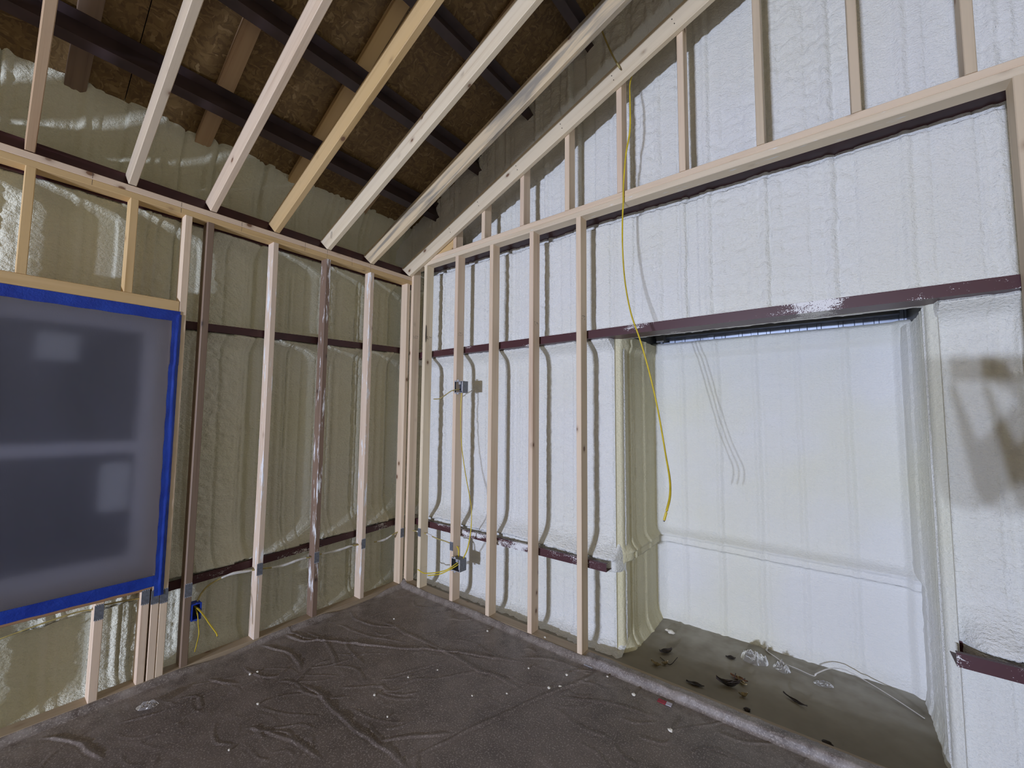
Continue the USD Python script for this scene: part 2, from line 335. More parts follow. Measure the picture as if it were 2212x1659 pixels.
CONCRETE = mat('concrete_slab', {
    'g': ('geometry', {}), 's': ('separate_xyz', {}), 'n': ('noise_texture', {'scale': 3.0, 'detail': 5, 'roughness': .6}), 'f': ('noise_texture', {'scale': 160, 'detail': 3}),
    'r': ('rgb_ramp', {'ramp': [(.3, (.19, .16, .105)), (.7, (.27, .235, .165))]}), 'dy': ('map_range', {'from_min': .30, 'from_max': .98, 'to_min': 0, 'to_max': .85, 'clamp': True}),
    'nd': ('noise_texture', {'scale': 6, 'detail': 3}), 'dm': ('math', {'math_type': 'multiply'}), 'nr': ('map_range', {'from_min': .3, 'from_max': .7, 'to_min': .3, 'to_max': 1.1}),
    'c': ('mix_color', {'b': (.52, .50, .43)}), 'b': ('bump', {'strength': .3, 'distance': .002}), 'p': ('principled_bsdf', {'roughness': .75})},
    [('g.position', 's.vector'), ('g.position', 'n.vector'), ('g.position', 'f.vector'), ('g.position', 'nd.vector'), ('n.fac', 'r.fac'), ('s.y', 'dy.value'), ('nd.fac', 'nr.value'), ('dy.result', 'dm.value1'), ('nr.result', 'dm.value2'),
     ('r.color', 'c.a'), ('dm.value', 'c.fac'), ('c.result', 'p.base_color'), ('f.fac', 'b.height'), ('b.normal', 'p.normal')])

# ------------------------------------------------------------------ dimensions
S = .405          # slope of the ceiling joists
RS, RA = .485, 3.38   # slope and height of the purlins' underside: z = RA + RS x
PUR, NAIL = .13, .038
RN = math.hypot(1, RS)
OSBA = RA + (PUR + NAIL)*RN
HL, HR, ZB = 2.8652, 3.0125, .038
RIDGE = 4.9
YB = -10.2

# ------------------------------------------------------------------ structure: floor, roof deck, unseen far walls
obj('floor', box(-.35, 2*RIDGE+.4, YB-.1, 1.12, -.15, 0), CONCRETE, kind='structure', label='concrete slab floor, bare in the bump-out')

ceil = thing('ceiling', 'underside of the roof deck in strand board sheets', kind='structure')
rd = np.array([1, 0, RS])/RN; rn = np.array([-RS, 0, 1])/RN
sl0, sl1 = -.36*RN, RIDGE*RN
row = 0; u = sl0
while u < sl1-.01:
    u2 = min(u+1.22, sl1); v = .34 - (1.22 if row % 2 else 0)*.5
    edges = [.34]
    while v > YB: v -= 2.44; edges.append(max(v, YB))
    for a, b in zip(edges[:-1], edges[1:]):
        o = np.array([0, b+.002, OSBA]) + rd*(u+.002)
        obj('osb_panel', box(0, u2-u-.004, 0, a-b-.004, 0, .011), OSB, ceil, mtx=frame(o, rd, (0, 1, 0)))
    u = u2; row += 1
rd2 = np.array([1, 0, -RS])/RN
obj('osb_panel', box(0, sl1-sl0, 0, .34-YB, 0, .011), OSB, ceil, mtx=frame((RIDGE, YB, OSBA+RS*RIDGE), rd2, (0, 1, 0)))
# unseen walls behind and beside the camera, placed and coloured to bounce light
ztop = OSBA + RS*RIDGE
from shapely.geometry import Polygon
gp = Polygon([(-.35, 0), (2*RIDGE+.35, 0), (2*RIDGE+.35, OSBA-.15), (RIDGE, ztop+.05), (-.35, OSBA-.15)])
m = trimesh.creation.extrude_polygon(gp, .1, engine='earcut'); v = m.vertices.copy(); m.vertices = np.stack([v[:, 0], YB-v[:, 2], v[:, 1]], 1)
obj('wall_rear', m, FOAM_K, kind='structure', label='unseen foam-coloured end wall behind the photographer, set to bounce light')
obj('wall_partition', box(6.4, 6.5, YB, .35, 0, OSBA+RS*3.3), FOAM_K, kind='structure', label='added foam-coloured wall out of view to the right, bouncing fill light')  # added wall, returns warm bounce to the shaded side

# ------------------------------------------------------------------ spray foam walls
def relief(u, z, seed, ribs=.305, ribh=.010, amp=1.0, rip=1.0, crease=1.0):
    """foam thickness over (u along the wall, z): sprayed in upright passes, each a stripe of its own thickness with a crease between"""
    r1 = np.random.default_rng(seed)
    w = .016*(meshkit.noise(np.stack([u*.9, z*.8, 0*u+seed], -1), seed)-.5) + .009*(meshkit.fbm(np.stack([u*4, z*11, 0*u], -1), 2, seed+9)-.5)
    uu = u + w
    t = .008*amp*(meshkit.noise(np.stack([uu*4.5, z*.4, 0*u+seed], -1), seed+1)-.5)
    c = -6.0
    while c < 6.0:
        wid = r1.uniform(.045, .15); st = r1.normal(0, .006)*amp; cr = abs(r1.normal(0, .008))*crease; bulge = r1.uniform(.001, .005)*amp
        if c+wid > u.min()-.2 and c < u.max()+.2:
            x = (uu-c)/wid; ins = sm(uu, c-.004, c+.004)*(1-sm(uu, c+wid-.004, c+wid+.004))
            t = t + ins*(st + bulge*np.sin(np.pi*np.clip(x, 0, 1))**.6) - cr*np.exp(-((uu-c)/.006)**2)
        c += wid
    d = (uu+.11) % ribs; d = np.minimum(d, ribs-d)
    t += ribh*np.exp(-(d/.014)**2) - .6*ribh*np.exp(-((d-.030)/.010)**2)
    patch = .45 + .9*sm(meshkit.noise(np.stack([uu*7, z*.7, 0*u], -1), seed+7), .35, .75)
    t += .011*rip*patch*(meshkit.fbm(np.stack([uu*30, z*40, 0*u], -1), 2, seed+5)-.5)
    t += .010*rip*patch*(meshkit.fbm(np.stack([uu*11, z*27, 0*u], -1), 2, seed+6)-.5)
    return t


def ledge(z, zt, zb, depth, up, dn):
    """fillet of foam onto a girt between zb and zt"""
    t = np.where(z > zt, depth*np.exp(-((z-zt)/up)**1.6), 0)
    t = np.where(z < zb, depth*np.exp(-((zb-z)/dn)**1.6), t)
    return np.where((z >= zb) & (z <= zt), depth*.75, t)


ST = .0095
# right wall: plane y = FR, foam grows toward -y
FR = .242
us = np.arange(-.30, 4.7, .0078); zs = np.arange(0, 5.6, .0095)
U, Z = np.meshgrid(us, zs, indexing='ij')
T = relief(U, Z, 11, rip=1.0+.5*sm(Z, 2.3, 2.8)*sm(U, 1.6, 2.4))
wob = .02*(meshkit.noise(np.stack([U*4, 0*U, 0*U], -1), 55)-.5)
low = ledge(Z, .622+wob, .548, .125, .075, .012)*(U < 2.06) + ledge(Z, .622+wob*1.5, .545, .125, .10, .012)*(U > 3.57)
T += low*np.where(U > 3.57, sm(U, 3.60, 3.72), sm(2.06-U, 0, .06))
T += ledge(Z, 2.215, 2.150, .12, .010, .055+wob)*np.where((U > 2.0) & (U < 3.62), sm(Z, 2.15, 2.2), 1)
T += -.055*sm(Z+wob*.6, 3.012, 3.028)*(1-sm(Z, 3.10, 3.14))
T += .10*np.exp(-(Z/.035)**1.4)
T += .14*np.exp(-((U+.27)/.07)**2)
rl = RA + RS*U - .21*RN
T += .15*sm(Z-rl, -.10, .02)
Y = FR - T
HX0, HX1, HZ = 2.045, 3.592, 2.165       # the opening of the bump-out
rad = .035
for d in (HX0-U, U-HX1):
    dd = np.where(Z < HZ, d, 9); k = np.clip((rad-dd)/rad, 0, 1); k = np.where(dd < 0, 1, k)
    Y += np.where((dd < rad), rad*(1-np.sqrt(np.clip(1-k*k, 0, 1))), 0)
inside = (U > HX0) & (U < HX1) & (Z < HZ)
ctr = lambda A: (A[:-1, :-1] | A[1:, 1:])
keep = ~(inside[:-1, :-1] & inside[1:, 1:] & inside[1:, :-1] & inside[:-1, 1:]) & (Z < OSBA+RS*U+.03)[:-1, :-1]
P = np.stack([U, Y, Z], -1)
obj('wall_right', grid(P, keep), FOAM, smooth=True, kind='structure', label='white spray foam gable wall')

# left wall: plane x = FL, foam grows toward +x
FL = -.242
vs = np.arange(.30, -3.5, -.0085); zs = np.arange(0, 3.60, ST)
V_, Z = np.meshgrid(vs, zs, indexing='ij')
T = relief(V_, Z, 31, rip=1.0)
wob = .02*(meshkit.noise(np.stack([V_*4, 0*V_, 0*V_], -1), 56)-.5)
T += ledge(Z, .555+.035*(V_+1.2)+wob, .505+.035*(V_+1.2), .12, .09, .012)
T += ledge(Z, 2.235+.03*(V_+.5), 2.185+.03*(V_+.5), .12, .010, .06+wob)
T += ledge(Z, 3.047, 2.86, .12, .03, .05+wob)
T += .10*np.exp(-(Z/.04)**1.4)
T += .14*np.exp(-((V_-.27)/.07)**2)
T += .115*sm(Z + .05*(meshkit.noise(np.stack([V_*2.2, 0*V_, 0*V_], -1), 77)-.5), 3.22, 3.52)
X = FL + T
win = (V_ < -1.835) & (V_ > -2.765) & (Z > .60) & (Z < 2.225)
keep = ~(win[:-1, :-1] & win[1:, 1:])
obj('wall_left', grid(np.stack([X, V_, Z], -1), keep), FOAM_L, smooth=True, kind='structure', label='spray foam side wall with the window')

# bump-out: three foam walls above the slab
NB, NXL, NXR, NTOP = .985, 2.042, 3.592, 2.215


def niche(us, zs, seed, amp=.4, ribh=.009, led=.062):
    U, Z = np.meshgrid(us, zs, indexing='ij')
    T = relief(U, Z, seed, ribs=.262, ribh=ribh, amp=amp, rip=.35, crease=.2)
    T += ledge(Z, .655, .598, led, .035, .006)
    T += (.05 if led > 0 else .015)*np.exp(-(Z/.05)**1.3)
    return U, Z, T


us = np.arange(NXL-.05, NXR+.06, ST); zs = np.arange(0, NTOP+.001, ST)
U, Z, T = niche(us, zs, 51)
T += .035*sm(Z, 2.06, 2.12)
T += .05*np.exp(-((U-NXL)/.05)**2) + .05*np.exp(-((NXR-U)/.05)**2)
Y = NB - T + .05*np.clip((Z-NTOP+.03)/.03, 0, 1)**2
obj('wall_niche_back', grid(np.stack([U, Y, Z], -1)), FOAM_C, smooth=True, kind='structure', label='cream foam back wall of the bump-out')
us = np.arange(FR-.02, NB+.02, ST)
for nm, xb, sg, sd in (('left', NXL, 1, 61), ('right', NXR, -1, 71)):
    zs = np.arange(0, (2.19 if nm == 'left' else 2.165), ST)
    U, Z, T = niche(us, zs, sd, .35, .006 if nm == 'left' else .001, .045 if nm == 'left' else .0)
    d = np.clip((rad-(U-FR))/rad, 0, 1)
    if nm == 'left': T += .02*sm(Z, 2.05, 2.12)
    if nm == 'right': T += .03*sm(U, .62, .95)*sm(Z, .66, .70) - .05*sm(Z, 2.0, 2.16)*sm(U, .5, .95)*0
    T = T*sm(U, FR, FR+.12) - rad*(1-np.sqrt(np.clip(1-d*d, 0, 1)))
    X = xb + sg*T
    obj('wall_niche_'+nm, grid(np.stack([X, U, Z], -1)), FOAM_K if nm == 'left' else FOAM_C, smooth=True, kind='structure', label=f'cream foam {nm} cheek of the bump-out')
# bare metal above the foam in the bump-out
sx = np.arange(NXL-.02, NXR+.02, .005)
prof = np.array([.016 if (x % .305) < .045 else (.006 if abs((x % .305)-.11) < .012 or abs((x % .305)-.23) < .012 else 0) for x in sx])
Pg = np.stack([np.stack([sx, 1.075-prof*1.0, 0*sx+z], -1) for z in np.linspace(2.0, 2.75, 6)], 1)
obj('wall_niche_siding', grid(Pg), SIDING, kind='structure', label='bare ribbed metal siding seen in the slot above the bump-out foam')
obj('trim_1', cat([box(NXL-.05, NXR+.05, .30, 1.08, 2.72, 2.74), box(NXL-.04, NXL-.02, .30, 1.08, 2.15, 2.74), box(NXR+.02, NXR+.04, .30, 1.08, 2.15, 2.74)]), CHASE, kind='structure', label='dark steel closure over the bump-out')
obj('steel_channel', cat([box(NXL-.02, NXR-.02, .99, .996, 2.262, 2.46), box(NXL-.02, NXR-.02, .996, 1.05, 2.262, 2.268), box(NXL-.02, NXR-.02, .975, .99, 2.262, 2.268), box(NXL-.02, NXR-.02, .996, 1.05, 2.454, 2.46)]), CHASE, label='dark grey steel channel across the slot above the bump-out', cat='steel channel')
obj('steel_post', cat([box(2.075, 2.135, .905, .911, 2.215, 2.72), box(2.075, 2.081, .911, .965, 2.215, 2.72), box(2.129, 2.135, .911, .965, 2.215, 2.72)]), CHASE, label='short dark steel post at the left end of the slot', cat='steel post')

# ------------------------------------------------------------------ red steel: girts, eave strut, purlins, end rafter
def girt(label, p0, p1, inward, h, mtl, name='wall_girt'):
    """C girt whose inner flange runs p0 -> p1 (bottom edge), facing `inward`"""
    p0, p1 = np.array(p0, float), np.array(p1, float); L = np.linalg.norm(p1-p0)
    X = (p1-p0)/L; Zv = np.array([0, 0, 1.0]); Yv = np.cross(Zv, X)
    if Yv @ np.array(inward, float) > 0: p0, p1 = p1, p0; X = -X
    d = .15; t = .004   # local y points outward (away from the room)
    c = cat([box(0, L, 0, t, 0, h), box(0, L, t, d, 0, t), box(0, L, t, .022, h-t, h), box(0, L, d-t, d, t, h)])
    return obj(name, c, mtl, mtx=frame(p0, X, np.cross(Zv, X)), label=label, cat='steel girt')


girt('long red steel girt crossing the gable wall above the bump-out', (-.05, .11, 2.150), (5.0, .11, 2.158), (0, -1, 0), .058, STEEL_S)
girt('low red steel girt behind the gable studs, ragged with foam overspray, stopping at the bump-out', (.0, .11, .545), (1.985, .11, .562), (0, -1, 0), .055, STEEL_SS)
girt('short low red steel girt at the right edge of the picture', (3.60, .11, .552), (5.0, .11, .552), (0, -1, 0), .058, STEEL_SS)
girt('red steel girt half hidden behind the gable top plate', (-.05, .175, 3.072), (5.0, .175, 3.072), (0, -1, 0), .09, STEEL)
girt('upper red steel girt behind the studs between window and corner', (-.11, .05, 2.200), (-.11, -1.80, 2.150), (1, 0, 0), .052, STEEL)
girt('low red steel girt behind the window wall studs, dabbed with foam', (-.11, .05, .548), (-.11, -1.80, .480), (1, 0, 0), .052, STEEL_S)
obj('eave_strut', cat([box(-.114, -.11, -4, .1, 2.86, 3.047), box(-.26, -.114, -4, .1, 3.043, 3.047), box(-.26, -.114, -4, .1, 2.86, 2.864)]), STEEL, label='dark red steel eave strut just above the window wall top plate', cat='eave strut')
plab = ['lowest dark steel roof purlin, nearest the eave', 'second dark steel roof purlin up from the eave', 'third dark steel roof purlin up from the eave', 'fourth dark steel roof purlin up from the eave',
        'fifth dark steel roof purlin up from the eave', 'sixth dark steel roof purlin up from the eave', 'seventh dark steel roof purlin up from the eave', 'eighth dark steel roof purlin up from the eave']
for k in range(8):
    xk = .213 + k*.555
    o = np.array([xk, -4.6, RA+RS*xk])
    t = .004; w = .06
    pl = 4.70
    c = cat([box(0, w, 0, pl, 0, t), box(w-t, w, 0, pl, t, PUR), box(w, w+.055, 0, pl, PUR-t, PUR), box(0, t, 0, pl, t, .018)])
    obj('roof_purlin', c, PURLIN, mtx=frame(o, rd, (0, 1, 0)), label=plab[k], cat='steel purlin')
L = (RIDGE+.3)*RN
o = np.array([-.3, .112, RA-RS*.3]) - rn*.205
obj('end_rafter', cat([box(0, L, 0, .006, 0, .2), box(0, L, .006, .08, 0, .006), box(0, L, .006, .08, .194, .2)]), FOAM_L, mtx=frame(o, rd, (0, 1, 0)), label='sloping foam-dusted steel end rafter between the last joist and the roof', cat='steel rafter')
for k, y in enumerate([-.48, -1.085, -1.695, -2.305, -2.915, -3.525]):
    o = np.array([-.34, y-.0445, 0]); o[2] = RA-RS*.34; o = o + rn*PUR
    obj('roof_nailer', bar(RIDGE*RN, .089, NAIL), (W_ORANGE, W_YEL, W_ORANGE, W_DARK, W_PALE, W_PINK)[k], mtx=frame(o, rd, (0, 1, 0)),
        label=['flat roof nailer board above the two joists nearest the corner', 'flat roof nailer board seen lit beside the yellow joist', 'flat roof nailer board with dark knots between the third and fourth joists from the left',
               'dim flat roof nailer board at the upper left', 'flat roof nailer board left of the picture, next to the frame edge', 'flat roof nailer board farthest left'][k], cat='nailer board')

# ------------------------------------------------------------------ timber: studs, plates, joists
def stud_left(label, y, z0, z1, mtl, name='wall_stud', catg='stud', bow=0.0, w=.038, d=.089, x1=0.0):
    # local x up, local y along +y, local z = toward -x?  X=up(z), Y=+y -> Z = X x Y = -x
    return obj(name, bar(z1-z0, w, d, bow=bow, n=8 if bow else 1), mtl, mtx=frame((x1, y, z0), (0, 0, 1), (0, 1, 0)), label=label, cat=catg)


def stud_right(label, xr, z0, z1, mtl, name='wall_stud', catg='stud', bow=0.0):
    # arris xr is the +x face; X=up, Y=-x -> Z = X x Y = (z) x (-x) = -y ; so start at back
    return obj(name, bar(z1-z0, .038, .089, bow=bow, n=8 if bow else 1), mtl, mtx=frame((xr, .089, z0), (0, 0, 1), (-1, 0, 0)), label=label, cat=catg)


A0, SP = -.457, .4064
stud_left('pale full-height stud on the window wall, third bay from the corner, splashed white', A0-2*SP, ZB, HL, W_SPRAY, bow=.004)
stud_left('dark brown stained stud on the window wall, flecked with foam', A0-SP, ZB, HL, W_DARKSPRAY)
stud_left('pale stud on the window wall one bay left of the corner', A0, ZB, HL, W_SPRAY)
stud_left('corner stud closing the end of the window wall', -.055, ZB, HL, W_PALE)
stud_left('dark weathered stud right beside the window king stud', A0-3*SP, ZB, HL, W_DARK)
stud_left('king stud immediately right of the taped window', -1.796, ZB, HL, W_PALE)
stud_left('jack stud under the window header, half covered by blue tape', -1.836, ZB, 2.225, W_PINK)
stud_left('window king stud past the left edge of the picture', -2.842, ZB, HL, W_PALE)
stud_left('window jack stud past the left edge of the picture', -2.802, ZB, 2.225, W_PALE)
for y, mtl, lb in ((-2.461, W_YEL, 'yellowish cripple stud over the window at the left edge'), (-2.058, W_YEL, 'yellowish knotty cripple stud over the window, nearer its right end')):
    stud_left(lb, y, 2.302, HL, mtl, 'cripple_stud', 'cripple stud')
for y, lb in ((-2.076, 'cripple stud below the window sill, standing alone'), (-1.882, 'cripple stud below the window sill, tight against the jack stud')):
    stud_left(lb, y, ZB, .556, W_PINK, 'cripple_stud', 'cripple stud')


def board(name, label, o, X, Yv, L, a, b, mtl, catg, **k):
    return obj(name, bar(L, a, b, **k), mtl, mtx=frame(o, X, Yv), label=label, cat=catg)


# boards along y on the left wall: X=+y, Y=-x -> Z = y x (-x) = +z
board('top_plate', 'lower board of the double top plate on the window wall', (0, -4.1, HL), (0, 1, 0), (-1, 0, 0), 4.1-.001, .089, .038, W_YEL, 'top plate')
board('top_plate', 'upper board of the double top plate on the window wall, under the joist ends', (0, -4.1, HL+.0384), (0, 1, 0), (-1, 0, 0), 4.1-.001, .089, .038, W_PINK, 'top plate')
board('sole_plate', 'sole plate along the foot of the window wall', (0, -4.1, 0), (0, 1, 0), (-1, 0, 0), 4.1-.001, .089, .038, W_SOLE, 'sole plate')
board('window_header', 'yellow header board over the taped window', (0, -2.802, 2.225), (0, 1, 0), (-1, 0, 0), 1.004, .089, .077, W_YEL, 'window header')
board('window_sill', 'brown rough sill plate under the taped window', (0, -2.764, .556), (0, 1, 0), (-1, 0, 0), .928, .089, .038, W_SILL, 'sill plate')
# right wall: X=+x, Y=+y -> Z=+z
board('top_plate', 'lower board of the double top plate on the gable wall', (.001, .001, HR), (1, 0, 0), (0, 1, 0), 4.9, .088, .038, W_PLATE, 'top plate')
board('top_plate', 'upper board of the double top plate on the gable wall', (.001, .001, HR+.0384), (1, 0, 0), (0, 1, 0), 4.9, .088, .038, W_PALE, 'top plate')
board('sole_plate', 'sole plate along the foot of the gable wall', (.001, .001, 0), (1, 0, 0), (0, 1, 0), 4.9, .088, .038, W_SOLE, 'sole plate')

slab = ['narrow stud at the corner end of the gable wall', 'second gable wall stud from the corner, with bark edge', 'gable wall stud carrying the two metal boxes', 'third gable wall stud left of the bump-out',
        'second gable wall stud left of the bump-out', 'gable wall stud nearest the bump-out, standing on the bare plate end']
smt = [W_PALE, W_CREAM, W_PINK, W_PALE, W_PINK, W_PALE]
for k, xr in enumerate([.026, .2199, .6409, 1.0473, 1.4537, 1.8601]):
    stud_right(slab[k], xr, ZB, HR, smt[k], bow=(0, .003, 0, -.003, 0, 0)[k])
stud_right('gable wall stud cut off by the right edge of the picture', 3.892, ZB, HR, W_GREY)
gx = [.608, .950, 1.359, 1.768, 2.172, 2.572, 2.981, 3.384, 3.762]
glab = ['shortest gable stud over the top plate, beside the wedge block', 'second shortest gable stud over the top plate', 'third gable stud from the low end', 'fourth gable stud from the low end', 'gable stud beside the start of the hanging yellow cable',
        'gable stud right of the hanging yellow cable', 'tall gable stud with a dark shadowed edge, third from the right', 'tall gable stud second from the right', 'tallest gable stud at the upper right corner']
gmt = [W_PALE, W_PALE, W_PINK, W_PALE, W_PINK, W_PALE, W_GREY, W_GREY, W_GREY]
for k, xr in enumerate(gx):
    stud_right(glab[k], xr, HR+.0768, 2.967+S*xr+.13, gmt[k], 'gable_stud', 'gable stud')

jd = np.array([1, 0, S])/math.hypot(1, S)
jlab = ['tan sloping joist at the far left', 'grey-grained sloping joist second from the left', 'rough bark-edged sloping joist third from the left', 'deep yellow sloping joist', 'cream sloping joist with two knots, second left of the gable',
        'blue-stained knotty sloping joist next to the gable joist', 'pale sloping joist nailed to the gable studs']
jm = [W_ORANGE, W_GREY, W_ROUGH, W_YEL, W_CREAM, W_STAIN, W_CREAM]
jy = [-2.469, -2.072, -1.667, -1.267, -.865, -.462, -.038]
for k, y in enumerate(jy + [-2.875, -3.281, -3.688]):
    o = np.array([.0, y, HL+.0768+.002])
    lb = jlab[k] if k < 7 else ('sloping joist just outside the left edge', 'sloping joist second outside the left edge', 'sloping joist third outside the left edge')[k-7]
    # local x up the slope, y along +y? X=jd, Y=(0,1,0) -> Z = jd x y = (-S,0,1)
    obj('ceiling_joist', bar(RIDGE*1.05, .037, .14, cut0=-.55), jm[k] if k < 7 else W_PINK, mtx=frame(o, jd, (0, 1, 0)), label=lb, cat='joist')
# wedge block in the low end of the gable
pw = Polygon([(.16, 3.0895), (.565, 3.0895), (.565, 3.185), (.16, 3.026+.0)]) if False else Polygon([(.325, 3.0895), (.568, 3.0895), (.568, 3.188)])
m = trimesh.creation.extrude_polygon(pw, .036, engine='earcut'); v = m.vertices.copy(); m.vertices = np.stack([v[:, 0], .004+v[:, 2], v[:, 1]], 1); m.invert() if m.volume < 0 else None
obj('wedge_block', m, W_YEL, label='small yellow wedge block between joist and plate at the low end of the gable', cat='wood block')

# nails in the gable joist, pencil layout marks on the plates: parts would move with their boards
for k, xr in enumerate(gx[:8]):
    pj = stage.GetPrimAtPath('/World/ceiling_joist_006')
    for dz in (.05, .09):
        lx = (xr-.019)*math.hypot(1, S) + .02*dz
        c = trimesh.creation.cylinder(radius=.0032, height=.003, sections=8); c.apply_transform(trimesh.transformations.rotation_matrix(math.pi/2, (1, 0, 0))); c.apply_translation((lx, -.0008, dz))
        obj('nail_head', c, NAILM, pj)
for nm, xs_ in (('/World/top_plate', [1.02, 1.47, 1.88, 2.28, 2.62, 3.06, 3.24, 3.46, 3.64]), ('/World/top_plate_001', [1.02, 1.47, 1.88, 2.28, 2.62, 3.06, 3.24, 3.46, 3.64])):
    pj = stage.GetPrimAtPath(nm)
    for lx in xs_:
        obj('pencil_line', box(lx-.0007, lx+.0007, -.0004, .0002, .004, .034), PENCIL, pj)

# illegible mill stamps, a bark pocket and pencil strokes on single boards
r3 = np.random.default_rng(21)
for nm, z in (('wall_stud_009', 2.30), ('wall_stud_010', 2.27), ('wall_stud_011', 2.26), ('wall_stud_012', 2.24), ('wall_stud_013', 2.25), ('wall_stud_014', 2.24)):
    pj = stage.GetPrimAtPath('/World/'+nm)
    bits = []
    for r_k in range(3):
        for c_k in range(6):
            if r3.random() < .72:
                a0, b0 = z+r_k*.011+r3.uniform(-.002, .002), .018+c_k*.0105+r3.uniform(-.002, .002)
                bits.append(box(a0, a0+r3.uniform(.002, .006), -.0004, .0002, b0, b0+r3.uniform(.002, .007)))
    obj('mill_stamp', cat(bits), PENCIL, pj, kind='stuff')
pj = stage.GetPrimAtPath('/World/wall_stud_010')
m = trimesh.creation.icosphere(3, 1.0); m.apply_scale((.085, .0016, .006)); m.apply_translation((2.32, -.0002, .082)); obj('bark_pocket', m, HOLE, pj)
pj = stage.GetPrimAtPath('/World/ceiling_joist_004')
for k in range(2):
    obj('pencil_line', tube([(.075+k*.010, -.0003, .048), (.100+k*.010, -.0003, .095)], .0009, sides=5, n=2), PENCIL, pj)
obj('pencil_line', tube([(.092, -.0003, .035), (.118, -.0003, .090)], .0009, sides=5, n=2), PENCIL, pj)

# ------------------------------------------------------------------ window, film and tape
win = thing('window_1', 'white sash window behind plastic film in the side wall', kind='structure')
fx0, fx1 = -.325, -.255
wy0, wy1, wz0, wz1 = -2.76, -1.838, .622, 2.205
fw = .07
obj('window_frame', cat([box(fx0, fx1, wy0, wy0+fw, wz0, wz1), box(fx0, fx1, wy1-fw, wy1, wz0, wz1), box(fx0, fx1, wy0+fw, wy1-fw, wz0, wz0+fw+.03), box(fx0, fx1, wy0+fw, wy1-fw, wz1-fw-.02, wz1)]), VINYL, win)
obj('meeting_rail', box(fx0+.01, fx1-.005, wy0+fw, wy1-fw, 1.352, 1.422), VINYL, win)
obj('pane', box(fx0+.03, fx0+.034, wy0+fw, wy1-fw, 1.422, wz1-fw-.02), GLASS, win)
obj('pane', box(fx0+.045, fx0+.049, wy0+fw, wy1-fw, wz0+fw+.03, 1.352), GLASS, win)
obj('sticker', box(fx0+.0345, fx0+.0355, -2.357, -2.19, 1.90, 2.06), STICKER, win)
obj('sticker', box(fx0+.0495, fx0+.0505, -2.06, -1.925, 1.0, 1.29), STICKER, win)
obj('reveal', cat([box(-.255, -.092, wy1, wy1+.012, wz0, wz1), box(-.255, -.092, wy0-.012, wy0, wz0, wz1), box(-.255, -.092, wy0, wy1, wz1, wz1+.012), box(-.255, -.092, wy0, wy1, wz0-.012, wz0)]), W_CREAM, win)

ys = np.linspace(-2.80, -1.80, 90); zz = np.linspace(.585, 2.225, 140)
Yg, Zg = np.meshgrid(ys, zz, indexing='ij')
e = np.minimum(np.minimum(Yg+2.80, -1.80-Yg), np.minimum(Zg-.585, 2.225-Zg)); e = sm(e, .03, .35)
q = meshkit.fbm(np.stack([Yg*3+Zg*1.5, Zg*1.2-Yg, 0*Yg], -1), 3, 5)-.5
Xg = .0015 + e*(.020*q + .004*np.sin((Yg*2.1+Zg)*14)*sm(meshkit.noise(np.stack([Yg*2, Zg*2, 0*Yg], -1), 8), .5, .8) - .012)
a = np.stack([Xg, Yg, Zg], -1); b = a.copy(); b[..., 0] -= .0009
va, fa = grid(a); vb, fb = grid(b)
obj('plastic_film', (np.vstack([va, vb]), np.vstack([fa, fb[:, ::-1]+len(va)])), FILM, smooth=True, label='translucent plastic film stretched over the window opening', cat='plastic film')


def tape(label, axis, s0, s1, c0, c1, seed, lift=0.0, fold=None):
    """strip on the plane x=.003; runs along axis ('y' or 'z') s0..s1, across c0..c1"""
    n = int(abs(s1-s0)/.012)+2; s = np.linspace(s0, s1, n); m_ = 7
    r1 = np.random.default_rng(seed); step = np.where(r1.random(n) < .05, r1.normal(0, .004, n), 0).cumsum(); step -= np.linspace(0, step[-1], n)
    A = np.zeros((n, m_, 3))
    for j, t in enumerate(np.linspace(0, 1, m_)):
        c = (c0+step*.6+.0012*np.sin(s*40))*(1-t) + (c1+step*.4)*t
        x = .0032 + lift + .0022*meshkit.noise(np.stack([s*22, 0*s+t*3, 0*s], -1), seed)
        if fold: x = x + fold[1]*np.exp(-((t-fold[0]-.05*np.sin(s*6))/.09)**2)
        A[:, j, 0] = x
        A[:, j, 1], A[:, j, 2] = (s, c) if axis == 'y' else (c, s)
    B = A.copy(); B[..., 0] -= .0006
    va, fa = grid(A); vb, fb = grid(B)
    obj('masking_tape', (np.vstack([va, vb]), np.vstack([fa, fb[:, ::-1]+len(va)])), TAPE, smooth=40, label=label, cat='masking tape')


tape('blue masking tape strip along the top of the window film', 'y', -2.85, -1.79, 2.170, 2.235, 3)
tape('blue masking tape strip up the right side of the window film, creased lengthwise', 'z', .514, 2.215, -1.828, -1.783, 4, lift=.0012, fold=(.72, .006))
tape('blue masking tape strip along the foot of the window film', 'y', -2.85, -1.815, .573, .636, 6)

# ------------------------------------------------------------------ electrical
def nail_plate(label, o, X, Yv, w=.038, h=.08):
    t = thing('nail_plate', label, 'nail plate')
    obj('plate', bar(h, w, .0018, c=.0004), GALV, t, mtx=frame(o, X, Yv))
    for a in (0, h):
        obj('tooth_row', cat([box(a-.003, a+.003, .004+k*.009, .0082+k*.009, -.001, .0022) for k in range(4)] + [box(a-.001, a+.001, .004, .0352, 0, .002)]), GALV_B, t, mtx=frame(o, X, Yv))


